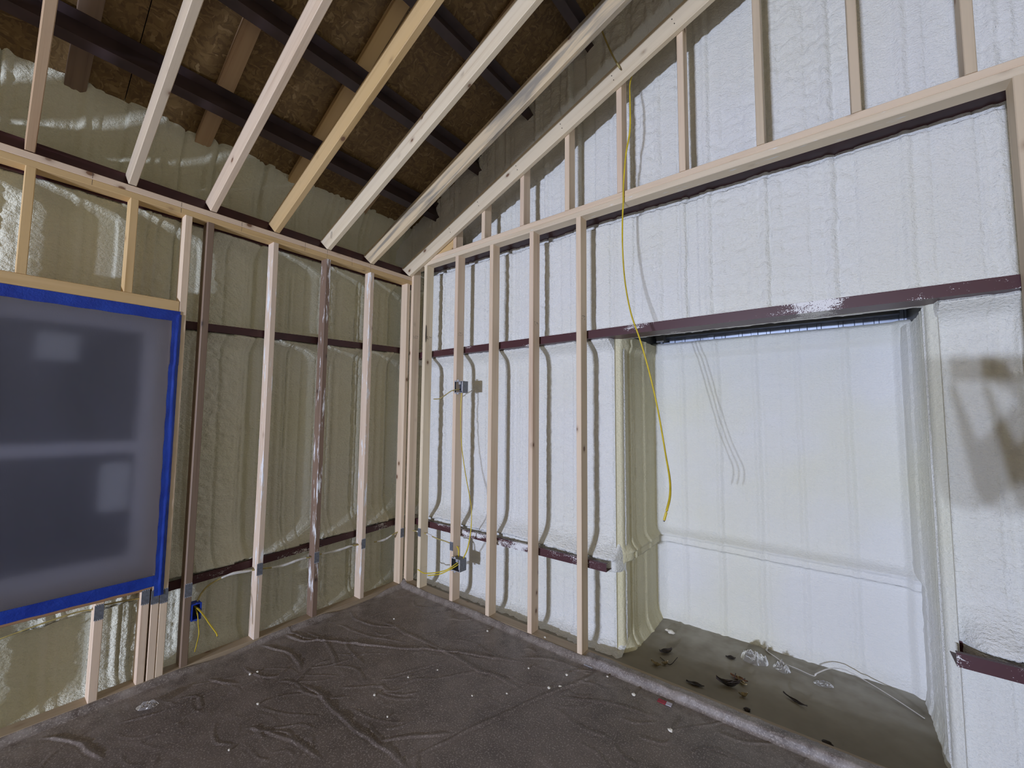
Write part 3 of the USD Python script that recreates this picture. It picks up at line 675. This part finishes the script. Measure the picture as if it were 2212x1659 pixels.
# window wall plates: X=up, Y=+y, Z=-x : sit just in front (x from .0005 to .002)
for y, z, lb in ((A0-2*SP, .468, 'nail plate on the white-splashed stud'), (A0-SP, .442, 'nail plate on the dark flecked stud'), (A0, .450, 'nail plate on the pale stud one bay left of the corner'), (A0-3*SP, .455, 'nail plate on the dark weathered stud above the blue box'),
                 (-2.076, .466, 'nail plate on the lone cripple stud below the window'), (-1.882, .482, 'left nail plate of the three under the window corner'), (-1.838, .470, 'middle nail plate of the three under the window corner'), (-1.796, .462, 'right nail plate of the three under the window corner')):
    nail_plate(lb, (.0022, y, z), (0, 0, 1), (0, 1, 0))
nail_plate('nail plate on the window wall corner stud', (.0022, -.055, .455), (0, 0, 1), (0, 1, 0))
for xr, z, lb in ((.2199, .492, 'nail plate on the second gable stud from the corner'), (.6409, .452, 'nail plate above the lower metal box')):
    nail_plate(lb, (xr, -.0004, z), (0, 0, 1), (-1, 0, 0), h=.07)


def metal_box(label, loc, deep):
    """4 inch steel box, opening toward -y, local origin at its lower left front corner"""
    t = thing('electrical_box', label, 'electrical box', loc)
    s, d, k = .100, deep, .0025
    c = .012   # clipped back corners
    sec = [(0, 0), (s, 0), (s, s), (0, s)]
    obj('box_body', cat([box(0, k, 0, d, 0, s), box(s-k, s, 0, d, 0, s), box(k, s-k, 0, d, 0, k), box(k, s-k, 0, d, s-k, s)]), GALV, t)
    obj('box_back', box(k, s-k, d-.004, d, k, s-k), BOXIN, t)
    for e in (box(-.003, .02, -.003, 0, s, s+.006), box(.03, .05, -.003, 0, s, s+.014), box(-.003, .02, -.003, 0, -.006, 0), box(.03, .05, -.003, 0, -.014, 0)):
        obj('mounting_ear', e, GALV_B, t)
    obj('rim', cat([box(0, .004, -.002, 0, 0, s), box(s-.006, s, -.002, 0, 0, s), box(.004, s-.006, -.002, 0, s-.004, s), box(.004, s-.006, -.002, 0, 0, .004)]), GALV_B, t)
    obj('clamp', box(s-.02, s-.004, .004, .03, s*.15, s*.9), GALV_B, t)
    obj('clamp', box(s-.055, s-.03, .004, .012, s*.72, s*.94), GALV_B, t)
    return t


metal_box('upper grey metal box high on the stud left of the bump-out', (.638, -.014, 1.788), .062)
metal_box('lower grey metal box near the foot of the same stud', (.640, -.014, .302), .075)
bb = thing('electrical_box', 'blue plastic box beside the dark weathered stud', 'electrical box', (.004, -1.636, .300))
obj('box_body', cat([box(-.06, 0, 0, .004, 0, .1), box(-.06, 0, .046, .05, 0, .1), box(-.06, 0, .004, .046, 0, .004), box(-.06, 0, .004, .046, .096, .1)]), BLUE_BOX, bb)
obj('box_back', box(-.06, -.056, .004, .046, .004, .096), BOXIN, bb)
obj('rim', cat([box(0, .003, -.002, .006, -.001, .101), box(0, .003, .044, .052, -.001, .101), box(0, .003, .006, .044, .094, .101), box(0, .003, .006, .044, -.001, .006), box(0, .003, .02, .03, .101, .106), box(0, .003, .02, .03, -.006, -.001)]), BLUE_BOX, bb)


def cable(label, pts, r=.0055, mtl=CABLE_Y, tip=True, splat=(), flat=1.0, name='electric_cable'):
    t = thing(name, label, 'cable')
    sp = spline(pts, 10)
    obj('sheath', tube(sp, r, raw=True, flat=flat), mtl, t, smooth=50)
    if tip:
        d = sp[-1]-sp[-2]; d /= np.linalg.norm(d)
        obj('cable_end', tube([sp[-1]-d*.001, sp[-1]+d*.006], r*.7, n=2, flat=flat), COPPER, t)
    for a, b in splat:
        i0, i1 = int(a*(len(sp)-1)), max(int(b*(len(sp)-1)), int(a*(len(sp)-1))+2); seg = sp[i0:i1+1]
        w = np.sin(np.linspace(.15, np.pi-.15, len(seg)))
        rr = r*(1.15+.5*meshkit.noise(np.stack([seg[:, 0]*60, seg[:, 1]*60, seg[:, 2]*60], -1), 3))*(.55+.75*w)
        obj('foam_splatter', tube(seg, rr, raw=True), CABLE_W, t, smooth=True)
    return t


hang = [(2.228, .045, 3.90), (2.224, .02, 3.82), (2.236, -.012, 3.69), (2.234, -.014, 3.48), (2.204, -.014, 3.32), (2.185, -.012, 3.12), (2.181, -.010, 2.997), (2.177, -.014, 2.904), (2.186, -.04, 2.685), (2.225, -.10, 2.44), (2.285, -.16, 2.22),
        (2.347, -.185, 2.051), (2.394, -.18, 1.869), (2.44, -.19, 1.674), (2.478, -.225, 1.516), (2.51, -.265, 1.392), (2.545, -.322, 1.287), (2.567, -.394, 1.214), (2.567, -.445, 1.155), (2.556, -.455, 1.105)]
cable('long yellow cable hanging from the gable, loose end curling at chest height', hang, .006, CABLE_Y, flat=.75)
cable('thin tan cable slung down from the roof behind the blue-stained joist', [(2.02, -.10, 4.44), (2.08, -.10, 4.207), (2.145, -.09, 4.01), (2.19, -.06, 3.90)], .0055, CABLE_D)
# run of cable through the window wall studs
xw = -.045
runs = [('cable run from the blue box up and over to the splashed stud', [(-.03, -1.600, .40), (xw, -1.57, .445), (xw, -1.52, .485), (xw, -1.41, .511), (xw, -1.30, .501), (xw, -1.268, .498)], [(.50, .88)]),
        ('foam-coated cable between the splashed stud and the dark stud', [(xw, -1.235, .495), (xw, -1.14, .480), (xw, -1.05, .476), (xw, -.95, .486), (xw, -.866, .482)], [(.2, .92)]),
        ('foam-coated cable between the dark stud and the next pale stud', [(xw, -.826, .488), (xw, -.74, .480), (xw, -.62, .478), (xw, -.53, .484), (xw, -.460, .477)], [(.12, .85)]),
        ('short foam-coated cable stub poking into the corner stud', [(xw, -.30, .464), (xw, -.25, .460), (xw, -.18, .462), (xw, -.11, .485), (xw, -.055, .497)], [(.1, .75)]),
        ('thin dusty cable below the window sill at the far left', [(xw, -2.70, .43), (xw, -2.5, .47), (xw, -2.3, .505), (xw, -2.15, .522), (xw, -2.076, .515)], []),
        ('thin dusty cable between the two cripple studs under the sill', [(xw, -2.038, .525), (xw, -1.98, .520), (xw, -1.93, .515), (xw, -1.882, .508)], [])]
for lb, p, s in runs:
    cable(lb, p, .0055 if s else .004, CABLE_D, tip=False, splat=s)
cable('cable strung between the second gable stud and the box stud', [(.05, .045, .506), (.13, .045, .512), (.20, .045, .514), (.29, .045, .508), (.39, .045, .497), (.50, .045, .494), (.60, .045, .486)], .005, CABLE_D, tip=False, splat=[(.12, .26), (.42, .58)])
cable('short cable looping from the upper metal box to the left', [(.66, .02, 1.822), (.62, -.03, 1.806), (.55, -.035, 1.772), (.48, -.035, 1.742), (.44, -.03, 1.738), (.395, -.03, 1.738)], .0045, CABLE_D)
cable('yellow cable dropping from the upper metal box to the lower one', [(.690, .02, 1.79), (.686, .02, 1.72), (.684, .02, 1.584), (.701, .02, 1.347), (.75, .02, 1.117), (.803, .02, .932), (.828, .02, .82), (.826, .02, .66), (.79, .022, .50), (.735, .03, .405)], .005, CABLE_Y, tip=False, flat=.7)
cable('short thick yellow cable bent into the top of the lower metal box', [(.638, .05, .475), (.655, .045, .47), (.668, .04, .445), (.672, .035, .40)], .0065, CABLE_Y, tip=False)
cable('upper of two yellow tails curving left out of the lower metal box', [(.70, .02, .375), (.66, -.03, .335), (.60, -.045, .296), (.50, -.045, .256), (.40, -.045, .226), (.32, -.042, .208), (.245, -.04, .218)], .0045, CABLE_Y)
cable('lower of two yellow tails curving left out of the lower metal box', [(.72, .02, .37), (.70, -.03, .345), (.62, -.05, .295), (.55, -.055, .258), (.48, -.05, .232), (.39, -.048, .205)], .0045, CABLE_Y)
cable('thick yellow cable tail sticking out of the blue box to the right', [(-.03, -1.612, .375), (.01, -1.60, .362), (.03, -1.575, .320), (.035, -1.545, .262), (.035, -1.505, .19), (.035, -1.498, .168)], .0075, CABLE_Y, flat=.55)
cable('thin yellow cable tail hanging straight down from the blue box', [(-.03, -1.606, .36), (.006, -1.603, .33), (.012, -1.598, .27), (.012, -1.592, .21), (.010, -1.600, .15), (.008, -1.607, .108)], .005, CABLE_Y, flat=.55)

# ------------------------------------------------------------------ drop sheet over the floor
xs = np.concatenate([np.arange(.004, 3.4, .0078), np.linspace(3.42, 6.35, 24)]); yv = np.concatenate([np.linspace(-10.1, -2.5, 60), np.arange(-2.49, .047, .0078)])
X, Yv = np.meshgrid(xs, yv, indexing='ij')
H = .004 + .006*meshkit.fbm(np.stack([X*1.6, Yv*1.6, 0*X], -1), 3, 90)
wx = X + .05*(meshkit.fbm(np.stack([X*5, Yv*5, 0*X], -1), 3, 91)-.5); wy = Yv + .05*(meshkit.fbm(np.stack([X*5, Yv*5, 0*X], -1), 3, 92)-.5)


def ridge(pts, h, w):
    global H
    p = spline(np.array(pts), 6); D = np.full(X.shape, 9.0); Tt = np.zeros(X.shape)
    x0, y0 = p.min(0)-.12; x1, y1 = p.max(0)+.12
    I = np.where((X > x0) & (X < x1) & (Yv > y0) & (Yv < y1)); px, py = wx[I], wy[I]; d = np.full(px.shape, 9.0); tt = np.zeros(px.shape); L = len(p)-1
    for i in range(L):
        a, b = p[i], p[i+1]; e = b-a; s = np.clip(((px-a[0])*e[0]+(py-a[1])*e[1])/(e@e+1e-9), 0, 1)
        dd = np.hypot(px-a[0]-s*e[0], py-a[1]-s*e[1]); k = dd < d; d = np.where(k, dd, d); tt = np.where(k, (i+s)/L, tt)
    h, w = h*(.44 if h > .0085 else .62), max(w*.42, .0058)
    env = np.clip(np.sin(np.pi*np.clip(tt, .02, .98))*2.2, 0, 1)
    H[I] += env*h*np.exp(-(d/w)**1.5) - env*h*.25*np.exp(-((d-2.2*w)/w)**2)


for pts, h, w in (
        ([(-.1, -1.09), (.324, -.935), (.777, -.681), (1.081, -.493), (1.71, -.197)], .017, .014),
        ([(.377, -.523), (.862, -.509), (1.118, -.497), (1.42, -.51), (1.506, -.482), (1.804, -.493)], .014, .012),
        ([(1.591, -1.262), (1.67, -.959), (1.756, -.733), (1.815, -.523), (1.901, -.324), (1.963, -.215), (2.003, -.03)], .020, .016),
        ([(.641, -1.26), (.93, -1.246), (1.259, -1.25), (1.406, -1.241), (1.65, -1.25)], .018, .014),
        ([(1.396, -1.235), (1.478, -1.129), (1.637, -.959)], .012, .011),
        ([(.098, -2.256), (.275, -2.144), (.513, -2.077)], .016, .013),
        ([(.52, -1.997), (.494, -1.773), (.43, -1.524), (.415, -1.299)], .012, .012),
        ([(.233, -1.403), (.4, -1.381), (.497, -1.315), (.438, -1.221)], .012, .012),
        ([(.03, -1.077), (.223, -1.016), (.307, -.926)], .018, .016),
        ([(.656, -1.398), (.641, -1.26), (.563, -1.12), (.584, -1.008)], .014, .012),
        ([(1.933, -.49), (2.148, -.519), (2.31, -.486)], .009, .010),
        ([(.05, -1.25), (.22, -1.18), (.36, -1.17), (.56, -1.2)], .016, .014), ([(.1, -.95), (.3, -.93), (.55, -.98), (.7, -1.05)], .010, .012),
        ([(.06, -.6), (.3, -.62), (.6, -.5)], .008, .011), ([(.2, -.75), (.45, -.72), (.8, -.58)], .009, .01), ([(1.1, -.9), (1.3, -.7), (1.42, -.5)], .007, .011),
        ([(1.5, -.25), (1.7, -.12), (1.95, -.1)], .008, .012), ([(1.9, -.42), (2.1, -.3), (2.4, -.22)], .007, .010),
        ([(.25, -2.0), (.33, -1.82), (.31, -1.6)], .008, .012), ([(.8, -1.6), (1.0, -1.5), (1.3, -1.45)], .007, .012), ([(1.0, -.35), (1.2, -.3), (1.5, -.35)], .006, .010)):
    ridge(pts, h, w)
for _ in range(170):
    x0, y0, an, ln = rng.uniform(.1, 3.0), rng.uniform(-2.3, -.1), rng.normal(.5, .7), rng.uniform(.12, .45)
    c = rng.normal(0, .05); pts = [(x0+math.cos(an)*ln*t - math.sin(an)*c*math.sin(math.pi*t), y0+math.sin(an)*ln*t+math.cos(an)*c*math.sin(math.pi*t)) for t in (0, .33, .66, 1)]
    ridge(pts, rng.uniform(.002, .007), rng.uniform(.008, .014))
# the edges rise onto the sole plates
ew = meshkit.noise(np.stack([Yv*2.1, 0*X, 0*X], -1), 93)
H += .030*sm(-X, -.045, -.006)*sm(ew, .25, .7)
ew = meshkit.noise(np.stack([X*2.3, 0*X, 0*X], -1), 94)
over = sm(X, 1.84, 1.93)
H += (.022+.012*ew)*sm(Yv, -.05, -.004)*(1-over) + over*(.038+.014*ew+.012*(meshkit.fbm(np.stack([X*14, Yv*14, 0*X], -1), 3, 95)-.5))*sm(Yv+.03*(ew-.5), -.030, -.002)
keep = ~((Yv > -.006) & (X < 1.88))[:-1, :-1]
obj('drop_sheet', grid(np.stack([X, Yv, H], -1), keep), SHEET, smooth=True, label='wrinkled dusty brown plastic sheet covering the floor', cat='drop sheet')

# ------------------------------------------------------------------ litter
def sheet_z(x, y):
    i = np.argmin(abs(xs-x)); j = np.argmin(abs(yv-y)); return float(H[i, j])


def blob(r, seed, flat=.6):
    m = trimesh.creation.icosphere(subdivisions=2, radius=1.0); v = m.vertices
    k = 1+.7*(meshkit.noise(v*1.9+seed*3.1, seed)-.5); m.vertices = v*k[:, None]*np.array([r, r*.75, r*flat]); return m


for i, (x, y, r) in enumerate([(1.148, -.127, .009), (1.557, .02, .008), (.46, -.446, .008), (1.642, -.295, .007), (1.863, -.201, .009), (1.845, -.374, .010), (1.89, -.322, .010), (1.101, -1.046, .008), (1.121, -.825, .007), (2.259, -.123, .011), (2.509, -.27, .012),
                              (1.538, -.702, .006), (1.682, -.566, .006), (.347, -1.412, .009), (.357, -1.375, .008), (.668, -1.489, .008), (1.205, -.665, .006), (2.068, -.06, .007), (.9, -1.7, .006), (1.3, -1.1, .006)]):
    z = .038 if y > 0 else sheet_z(x, y)
    m = blob(r, i); m.apply_translation((x, y, z-m.bounds[0, 2]-.001))
    obj('foam_crumb', m, CRUMB, smooth=True, label='small pale crumb of foam lying on the brown sheet', cat='foam crumb', group='foam crumbs scattered over the drop sheet')
m = cat([blob(.026, 41, .5), trimesh.Trimesh(*(lambda b: (b.vertices+np.array([-.032, .012, 0]), b.faces))(blob(.016, 42, .5)))]); m.apply_translation((2.213, .717, -m.bounds[0, 2]))
obj('foam_chip', m, CRUMB, smooth=True, label='larger pale foam chip on the bare slab just inside the bump-out', cat='foam chip')


def leaf(label, x, y, L, w, ang, mtl, curl=.02, z=0.0, name='dry_leaf', catg='leaf'):
    n, k = 9, 5; P = np.zeros((n, k, 3))
    for i, t in enumerate(np.linspace(0, 1, n)):
        ww = w*math.sin(math.pi*min(max(t, .04), .97))**.8
        for j, s in enumerate(np.linspace(-1, 1, k)):
            P[i, j] = ((t-.5)*L, s*ww/2, .003+curl*(2*t-1)**2*.8 + curl*.5*s*s + .003*math.sin(9*t+3*s))
    Q = P.copy(); Q[..., 2] -= .0012
    va, fa = grid(P); vb, fb = grid(Q); v = np.vstack([va, vb]); f = np.vstack([fa, fb[:, ::-1]+len(va)])
    c, s = math.cos(ang), math.sin(ang); v = v @ np.array([[c, s, 0], [-s, c, 0], [0, 0, 1]]); v[:, 2] -= v[:, 2].min()
    obj(name, (v+np.array([x, y, z]), f), mtl, smooth=True, label=label, cat=catg)


leaf('dark curled leaf with stems in the middle of the bump-out slab', 2.665, .325, .13, .05, .35, LEAF, .035)
leaf('rust-brown leaf behind the dark curled leaf', 2.705, .43, .10, .04, -.2, RUST, .012)
leaf('tan curved leaf beside the rust-brown one', 2.725, .40, .09, .022, -.75, LEAF2, .02)
leaf('dark flat leaf close to the sheet edge', 2.507, .21, .10, .035, .1, LEAF, .008)
leaf('grey-brown leaf near the left cheek of the bump-out', 2.262, .44, .10, .05, .95, LEAF, .02)
leaf('thin dark leaf curving alone on the open slab', 2.99, .41, .13, .014, -.45, LEAF, .015)
leaf('dark leaf scrap behind the others, by the clear bag', 2.62, .65, .06, .04, .3, LEAF, .006)
leaf('small tan leaf scrap nearest the left cheek', 2.258, .255, .07, .03, -.2, LEAF2, .02)
leaf('second small tan leaf scrap by the left cheek', 2.30, .30, .05, .025, .9, LEAF2, .018)
leaf('pale curled scrap in front of the dark leaf', 2.752, .275, .05, .03, .5, LEAF2, .02)
for i, (x, y, r, lb) in enumerate([(2.79, .16, .016, 'dark round clod near the sheet edge, centre of the slab'), (3.14, .14, .022, 'dark round clod near the sheet edge, right part of the slab')]):
    m = blob(r, 60+i, .5); m.apply_translation((x, y, -m.bounds[0, 2]-.001)); obj('dirt_clod', m, LEAF, smooth=True, label=lb, cat='dirt clod')
for lb, p in (('thin dark stem lying left on the slab', [(2.25, .36, .004), (2.29, .33, .006), (2.33, .32, .004), (2.35, .40, .02)]), ('forked dark stem standing out of the curled leaf', [(2.66, .32, .02), (2.69, .33, .035), (2.70, .36, .07)]), ('second dark stem of the curled leaf', [(2.68, .33, .02), (2.72, .34, .04), (2.75, .36, .06)])):
    obj('leaf_stem', tube(p, .0022, sides=5, n=5), LEAF, label=lb, cat='stem')
cord = [(2.795, 1.0, .035), (2.80, .93, .012), (2.80, .89, .008), (2.854, .839, .010), (2.91, .786, .012), (2.986, .766, .012), (3.063, .74, .014), (3.08, .75, .03), (3.14, .815, .05), (3.205, .862, .05), (3.272, .870, .034), (3.375, .825, .018), (3.467, .753, .012), (3.545, .681, .008)]
t_ = thing('white_cord', 'long white plastic strap snaking over the bump-out slab', 'cord')
obj('strap', tube(cord, .0055, sides=8, n=8, flat=.4), STRAP, t_, smooth=40)


def wrapper(name, label, cx, cy, sx_, sy_, h, seed, ang=0.0, z0=0.0):
    n = 26; u = np.linspace(-1, 1, n); A, B = np.meshgrid(u, u, indexing='ij'); R = np.hypot(A, B)
    a2, b2 = A*np.sqrt(1-B*B/2), B*np.sqrt(1-A*A/2)
    z = h*(.15+1.0*np.abs(meshkit.fbm(np.stack([A*2.2, B*2.2, 0*A], -1), 3, seed)-.42)*2.0)*(1-np.hypot(a2, b2)**4)+.002+z0
    rr = 1+.25*(meshkit.noise(np.stack([np.arctan2(b2, a2)*2, 0*A, 0*A], -1), seed)-.5)
    px, py = a2*sx_*rr, b2*sy_*rr; c, s = math.cos(ang), math.sin(ang)
    obj(name, grid(np.stack([cx+c*px-s*py, cy+s*px+c*py, z], -1)), CLEAR, smooth=35, label=label, cat='plastic wrapper')


wrapper('plastic_wrapper', 'crumpled clear plastic bag on the slab, left lobe, in front of the strap', 2.745, .74, .075, .085, .075, 5, .6)
wrapper('plastic_wrapper', 'gathered clear plastic bag end lying over the strap', 2.90, .735, .045, .06, .05, 6, .2)
wrapper('plastic_wrapper', 'small clear plastic scrap beside the bend of the strap', 3.115, .70, .05, .03, .025, 7, .3)
wrapper('plastic_wrapper', 'clear plastic scrap on the sheet near the window wall', .231, -1.871, .05, .03, .03, 8, .9, z0=.013)
rp = thing('candy_wrapper', 'small red and white wrapper on the curled sheet edge', 'wrapper', (2.40, -.075, sheet_z(2.41, -.07)))
obj('red_half', bar(.045, .03, .003, c=.0005), REDP, rp, mtx=frame((-.02, -.012, .001), (1, -.02, 0), (.02, 1, 0)))
obj('white_half', bar(.03, .03, .003, c=.0005), WHITEP, rp, mtx=frame((.027, -.013, .002), (1, .05, 0), (-.05, 1, 0)))
m = box(-.03, .03, -.006, .006, 0, .003); m.apply_translation((1.925, -.035, sheet_z(1.925, -.035)+.0005))
obj('metal_clip', m, GALV_B, label='small bright metal strip at the foot of the stud by the bump-out', cat='metal strip')

# ------------------------------------------------------------------ the work light itself
wl = thing('work_light', 'yellow tripod LED work light standing behind the camera, with an added fill head', 'work light', LAMP)
obj('pole', tube([(0, -.06, -.95), (0, -.06, .14)], .014, n=2), BLACK, wl)
for a in (90, 210, 330):
    c, s = math.cos(math.radians(a)), math.sin(math.radians(a))
    obj('leg', tube([(c*.02, -.06+s*.02, -.55), (c*.42, -.06+s*.42, -1.074)], .011, n=2), YELP, wl)
obj('crossbar', tube([(-.34, -.06, -.02), (.34, -.06, -.02)], .012, n=2), BLACK, wl)
for k, dx in enumerate((-.22, 0, .22)):
    obj('lamp_head', cat([box(dx-LED_W/2-.012, dx+LED_W/2+.012, -.05, -.006, -LED_H/2-.012, LED_H/2+.012)]), YELP, wl)
    rect_light(f'/World/work_light/led_{k+1:03d}', np.array([dx, .012, 0.]), LAMP_AIM-LAMP, LED_W, LED_H, LED_RADIANCE, LED_COLOR)
obj('lamp_head', box(-.10, .10, -.14, -.07, .15, .20), YELP, wl)  # housing of the added fill head
rect_light('/World/work_light/led_up', np.array([0, -.105, .215]), np.array([.6, -1.4, 2.4]), .18, .14, FILL_RADIANCE, FILL_COLOR)  # added fill light, bounced off roof and end wall


# ------------------------------------------------------------------ the photographer, whose shadow falls on the right edge of the wall
import manifold3d as m3d


def ball(p, r):
    return m3d.Manifold.sphere(r, 20).translate([float(c) for c in p])


def chain(pts):
    out = [m3d.Manifold.batch_hull([ball(a[0], a[1]), ball(b[0], b[1])]) for a, b in zip(pts[:-1], pts[1:])]
    return out


def finish(parts, length=.018, it=12):
    m = m3d.Manifold.batch_boolean(parts, m3d.OpType.Add).refine_to_length(length).to_mesh()
    t = trimesh.Trimesh(m.vert_properties[:, :3], m.tri_verts, process=True)
    trimesh.smoothing.filter_taubin(t, .5, .53, it); return t


SKIN = plain('skin', (.55, .33, .23), .5, var=.05); JACKET = plain('work_jacket', (.10, .11, .13), .8, var=.2, bump=.3); JEANS = plain('jeans', (.05, .07, .13), .8, var=.2, bump=.3)
BOOT = plain('boot_leather', (.09, .055, .03), .6); HAIR = plain('hair_brown', (.05, .03, .02), .6, var=.4, scale=160)
vd = np.array([math.sin(YAW), math.cos(YAW)])
pz = np.array([CAM[0]-.50*vd[0], CAM[1]-.50*vd[1], .020])
per = UsdGeom.Xform.Define(stage, path_of('person')); per.AddTransformOp().Set(frame(pz, (vd[1], -vd[0], 0), (vd[0], vd[1], 0)))
per = tag(per, 'person in a dark jacket and jeans taking the picture with a phone', 'person')
EZ = CAM[2]-.020
arm = {}
skin, coat, jean, boot = [], [], [], []
for sx_ in (-1, 1):
    sh, el, wr = (sx_*.185, -.005, 1.44), (sx_*.265, .17, 1.20), (sx_*.135, .375, EZ-.055)
    skin += chain([(sh, .055), (el, .043), (wr, .029)]); coat += chain([(sh, .074), (el, .060), ((wr[0]*1.08, wr[1]-.02, wr[2]-.02), .043)])
    hip, kn, an = (sx_*.095, -.01, .90), (sx_*.105, .02, .49), (sx_*.11, -.03, .085)
    skin += chain([(hip, .085), (kn, .052), (an, .036)]); jean += chain([(hip, .108), (kn, .072), ((an[0], an[1], .10), .060)])
    skin += chain([(an, .036), ((sx_*.125, .13, .035), .026)])
    boot.append(finish(chain([((sx_*.11, -.05, .06), .054), ((sx_*.118, .05, .045), .047), ((sx_*.128, .165, .038), .036)]) + chain([((sx_*.11, -.03, .075), .052), ((sx_*.11, -.03, .14), .056)]), .014, 8))
    # hand: palm beside the phone, thumb in front of the screen side, four fingers curled round the edge
    px_ = sx_*.092
    palm = [((px_+sx_*.012, .392, EZ-.045), .017), ((px_+sx_*.016, .420, EZ+.018), .015)]
    skin += [m3d.Manifold.batch_hull([ball(palm[0][0], .020), ball((px_+sx_*.014, .415, EZ-.030), .017), ball(palm[1][0], .015), ball((px_+sx_*.004, .396, EZ+.012), .014)])]
    skin += chain([(wr, .027), (palm[0][0], .021)])
    for k, (dz, ln) in enumerate(((.030, .9), (.010, 1.0), (-.010, .95), (-.029, .8))):
        skin += chain([((px_+sx_*.014, .414, EZ+dz*.8), .0095), ((px_+sx_*.008, .440, EZ+dz), .0088), ((px_-sx_*.020*ln, .4545, EZ+dz), .0078), ((px_-sx_*.038*ln, .4535, EZ+dz-.001), .0068)])
    skin += chain([((px_+sx_*.010, .396, EZ-.030), .011), ((px_-sx_*.010, .405, EZ-.012), .0098), ((px_-sx_*.034, .419, EZ+.004), .0085)])
torso = [m3d.Manifold.batch_hull([ball((x, y, z), r) for x in (-1, 1) for (y, z, r) in [(0, 0, 0)]] if False else [ball((-a, y, z), r), ball((a, y, z), r), ball((-b, y2, z2), r2), ball((b, y2, z2), r2)])
         for a, y, z, r, b, y2, z2, r2 in ((.085, -.01, .93, .10, .075, 0, 1.10, .095), (.075, 0, 1.10, .095, .105, .01, 1.31, .105), (.105, .01, 1.31, .105, .155, -.005, 1.43, .062))]
coat_t = [m3d.Manifold.batch_hull([ball((-a, y, z), r), ball((a, y, z), r), ball((-b, y2, z2), r2), ball((b, y2, z2), r2)])
          for a, y, z, r, b, y2, z2, r2 in ((.092, -.01, .90, .122, .085, 0, 1.10, .115), (.085, 0, 1.10, .115, .112, .01, 1.31, .124), (.112, .01, 1.31, .124, .160, -.005, 1.435, .080))]
jean += [m3d.Manifold.batch_hull([ball((-.085, -.01, .93), .112), ball((.085, -.01, .93), .112), ball((-.09, -.01, .86), .105), ball((.09, -.01, .86), .105)])]
skin += torso + chain([((0, -.01, 1.45), .062), ((0, .015, 1.565), .054)])
HZ_ = 1.665
skin += [m3d.Manifold.batch_hull([ball((0, .000, HZ_+.035), .090), ball((0, .035, HZ_+.01), .078), ball((-.028, .052, HZ_-.055), .040), ball((.028, .052, HZ_-.055), .040), ball((0, .080, HZ_-.085), .026)]),
         m3d.Manifold.batch_hull([ball((0, .108, HZ_+.018), .009), ball((0, .130, HZ_-.022), .0125), ball((-.012, .114, HZ_-.026), .009), ball((.012, .114, HZ_-.026), .009)]),
         m3d.Manifold.batch_hull([ball((-.022, .098, HZ_-.052), .008), ball((.022, .098, HZ_-.052), .008), ball((0, .107, HZ_-.051), .008)])]
for sx_ in (-1, 1):
    skin += [m3d.Manifold.batch_hull([ball((sx_*.088, .012, HZ_+.012), .016), ball((sx_*.092, .002, HZ_-.008), .017), ball((sx_*.086, .010, HZ_-.034), .010)])]
obj('body', finish(skin, .009, 8), SKIN, per, smooth=True)
obj('jacket', finish(coat + coat_t + chain([((0, -.012, 1.455), .078), ((0, .0, 1.515), .070)]), .02, 14), JACKET, per, smooth=True)
obj('trousers', finish(jean, .02, 12), JEANS, per, smooth=True)
for b_ in boot: obj('boot', b_, BOOT, per, smooth=True)
hair = m3d.Manifold.batch_hull([ball((0, -.008, HZ_+.045), .098), ball((0, -.02, HZ_-.01), .085)]) - m3d.Manifold.batch_hull([ball((0, .12, HZ_-.02), .075), ball((0, .16, HZ_+.03), .080)])
obj('hair', finish([hair], .012, 6), HAIR, per, smooth=True)
for sx_ in (-1, 1):
    e_ = trimesh.creation.icosphere(2, .0125); e_.apply_translation((sx_*.032, .098, HZ_+.006)); obj('eye', e_, plain(f'eye_{"a" if sx_ < 0 else "b"}', (.6, .58, .55), .2), per, smooth=True)
ph = UsdGeom.Xform.Define(stage, path_of('phone')); ph.AddTransformOp().Set(frame(pz, (vd[1], -vd[0], 0), (vd[0], vd[1], 0)))
ph = tag(ph, 'black phone held sideways in both hands of the person', 'phone')
obj('phone_body', bar(.162, .009, .076, c=.002), BLACK, ph, mtx=frame((-.081, .432, EZ-.038), (1, 0, 0), (0, 1, 0)))
obj('screen', box(-.076, .076, .4312, .4319, EZ-.035, EZ+.035), BOXIN, ph)
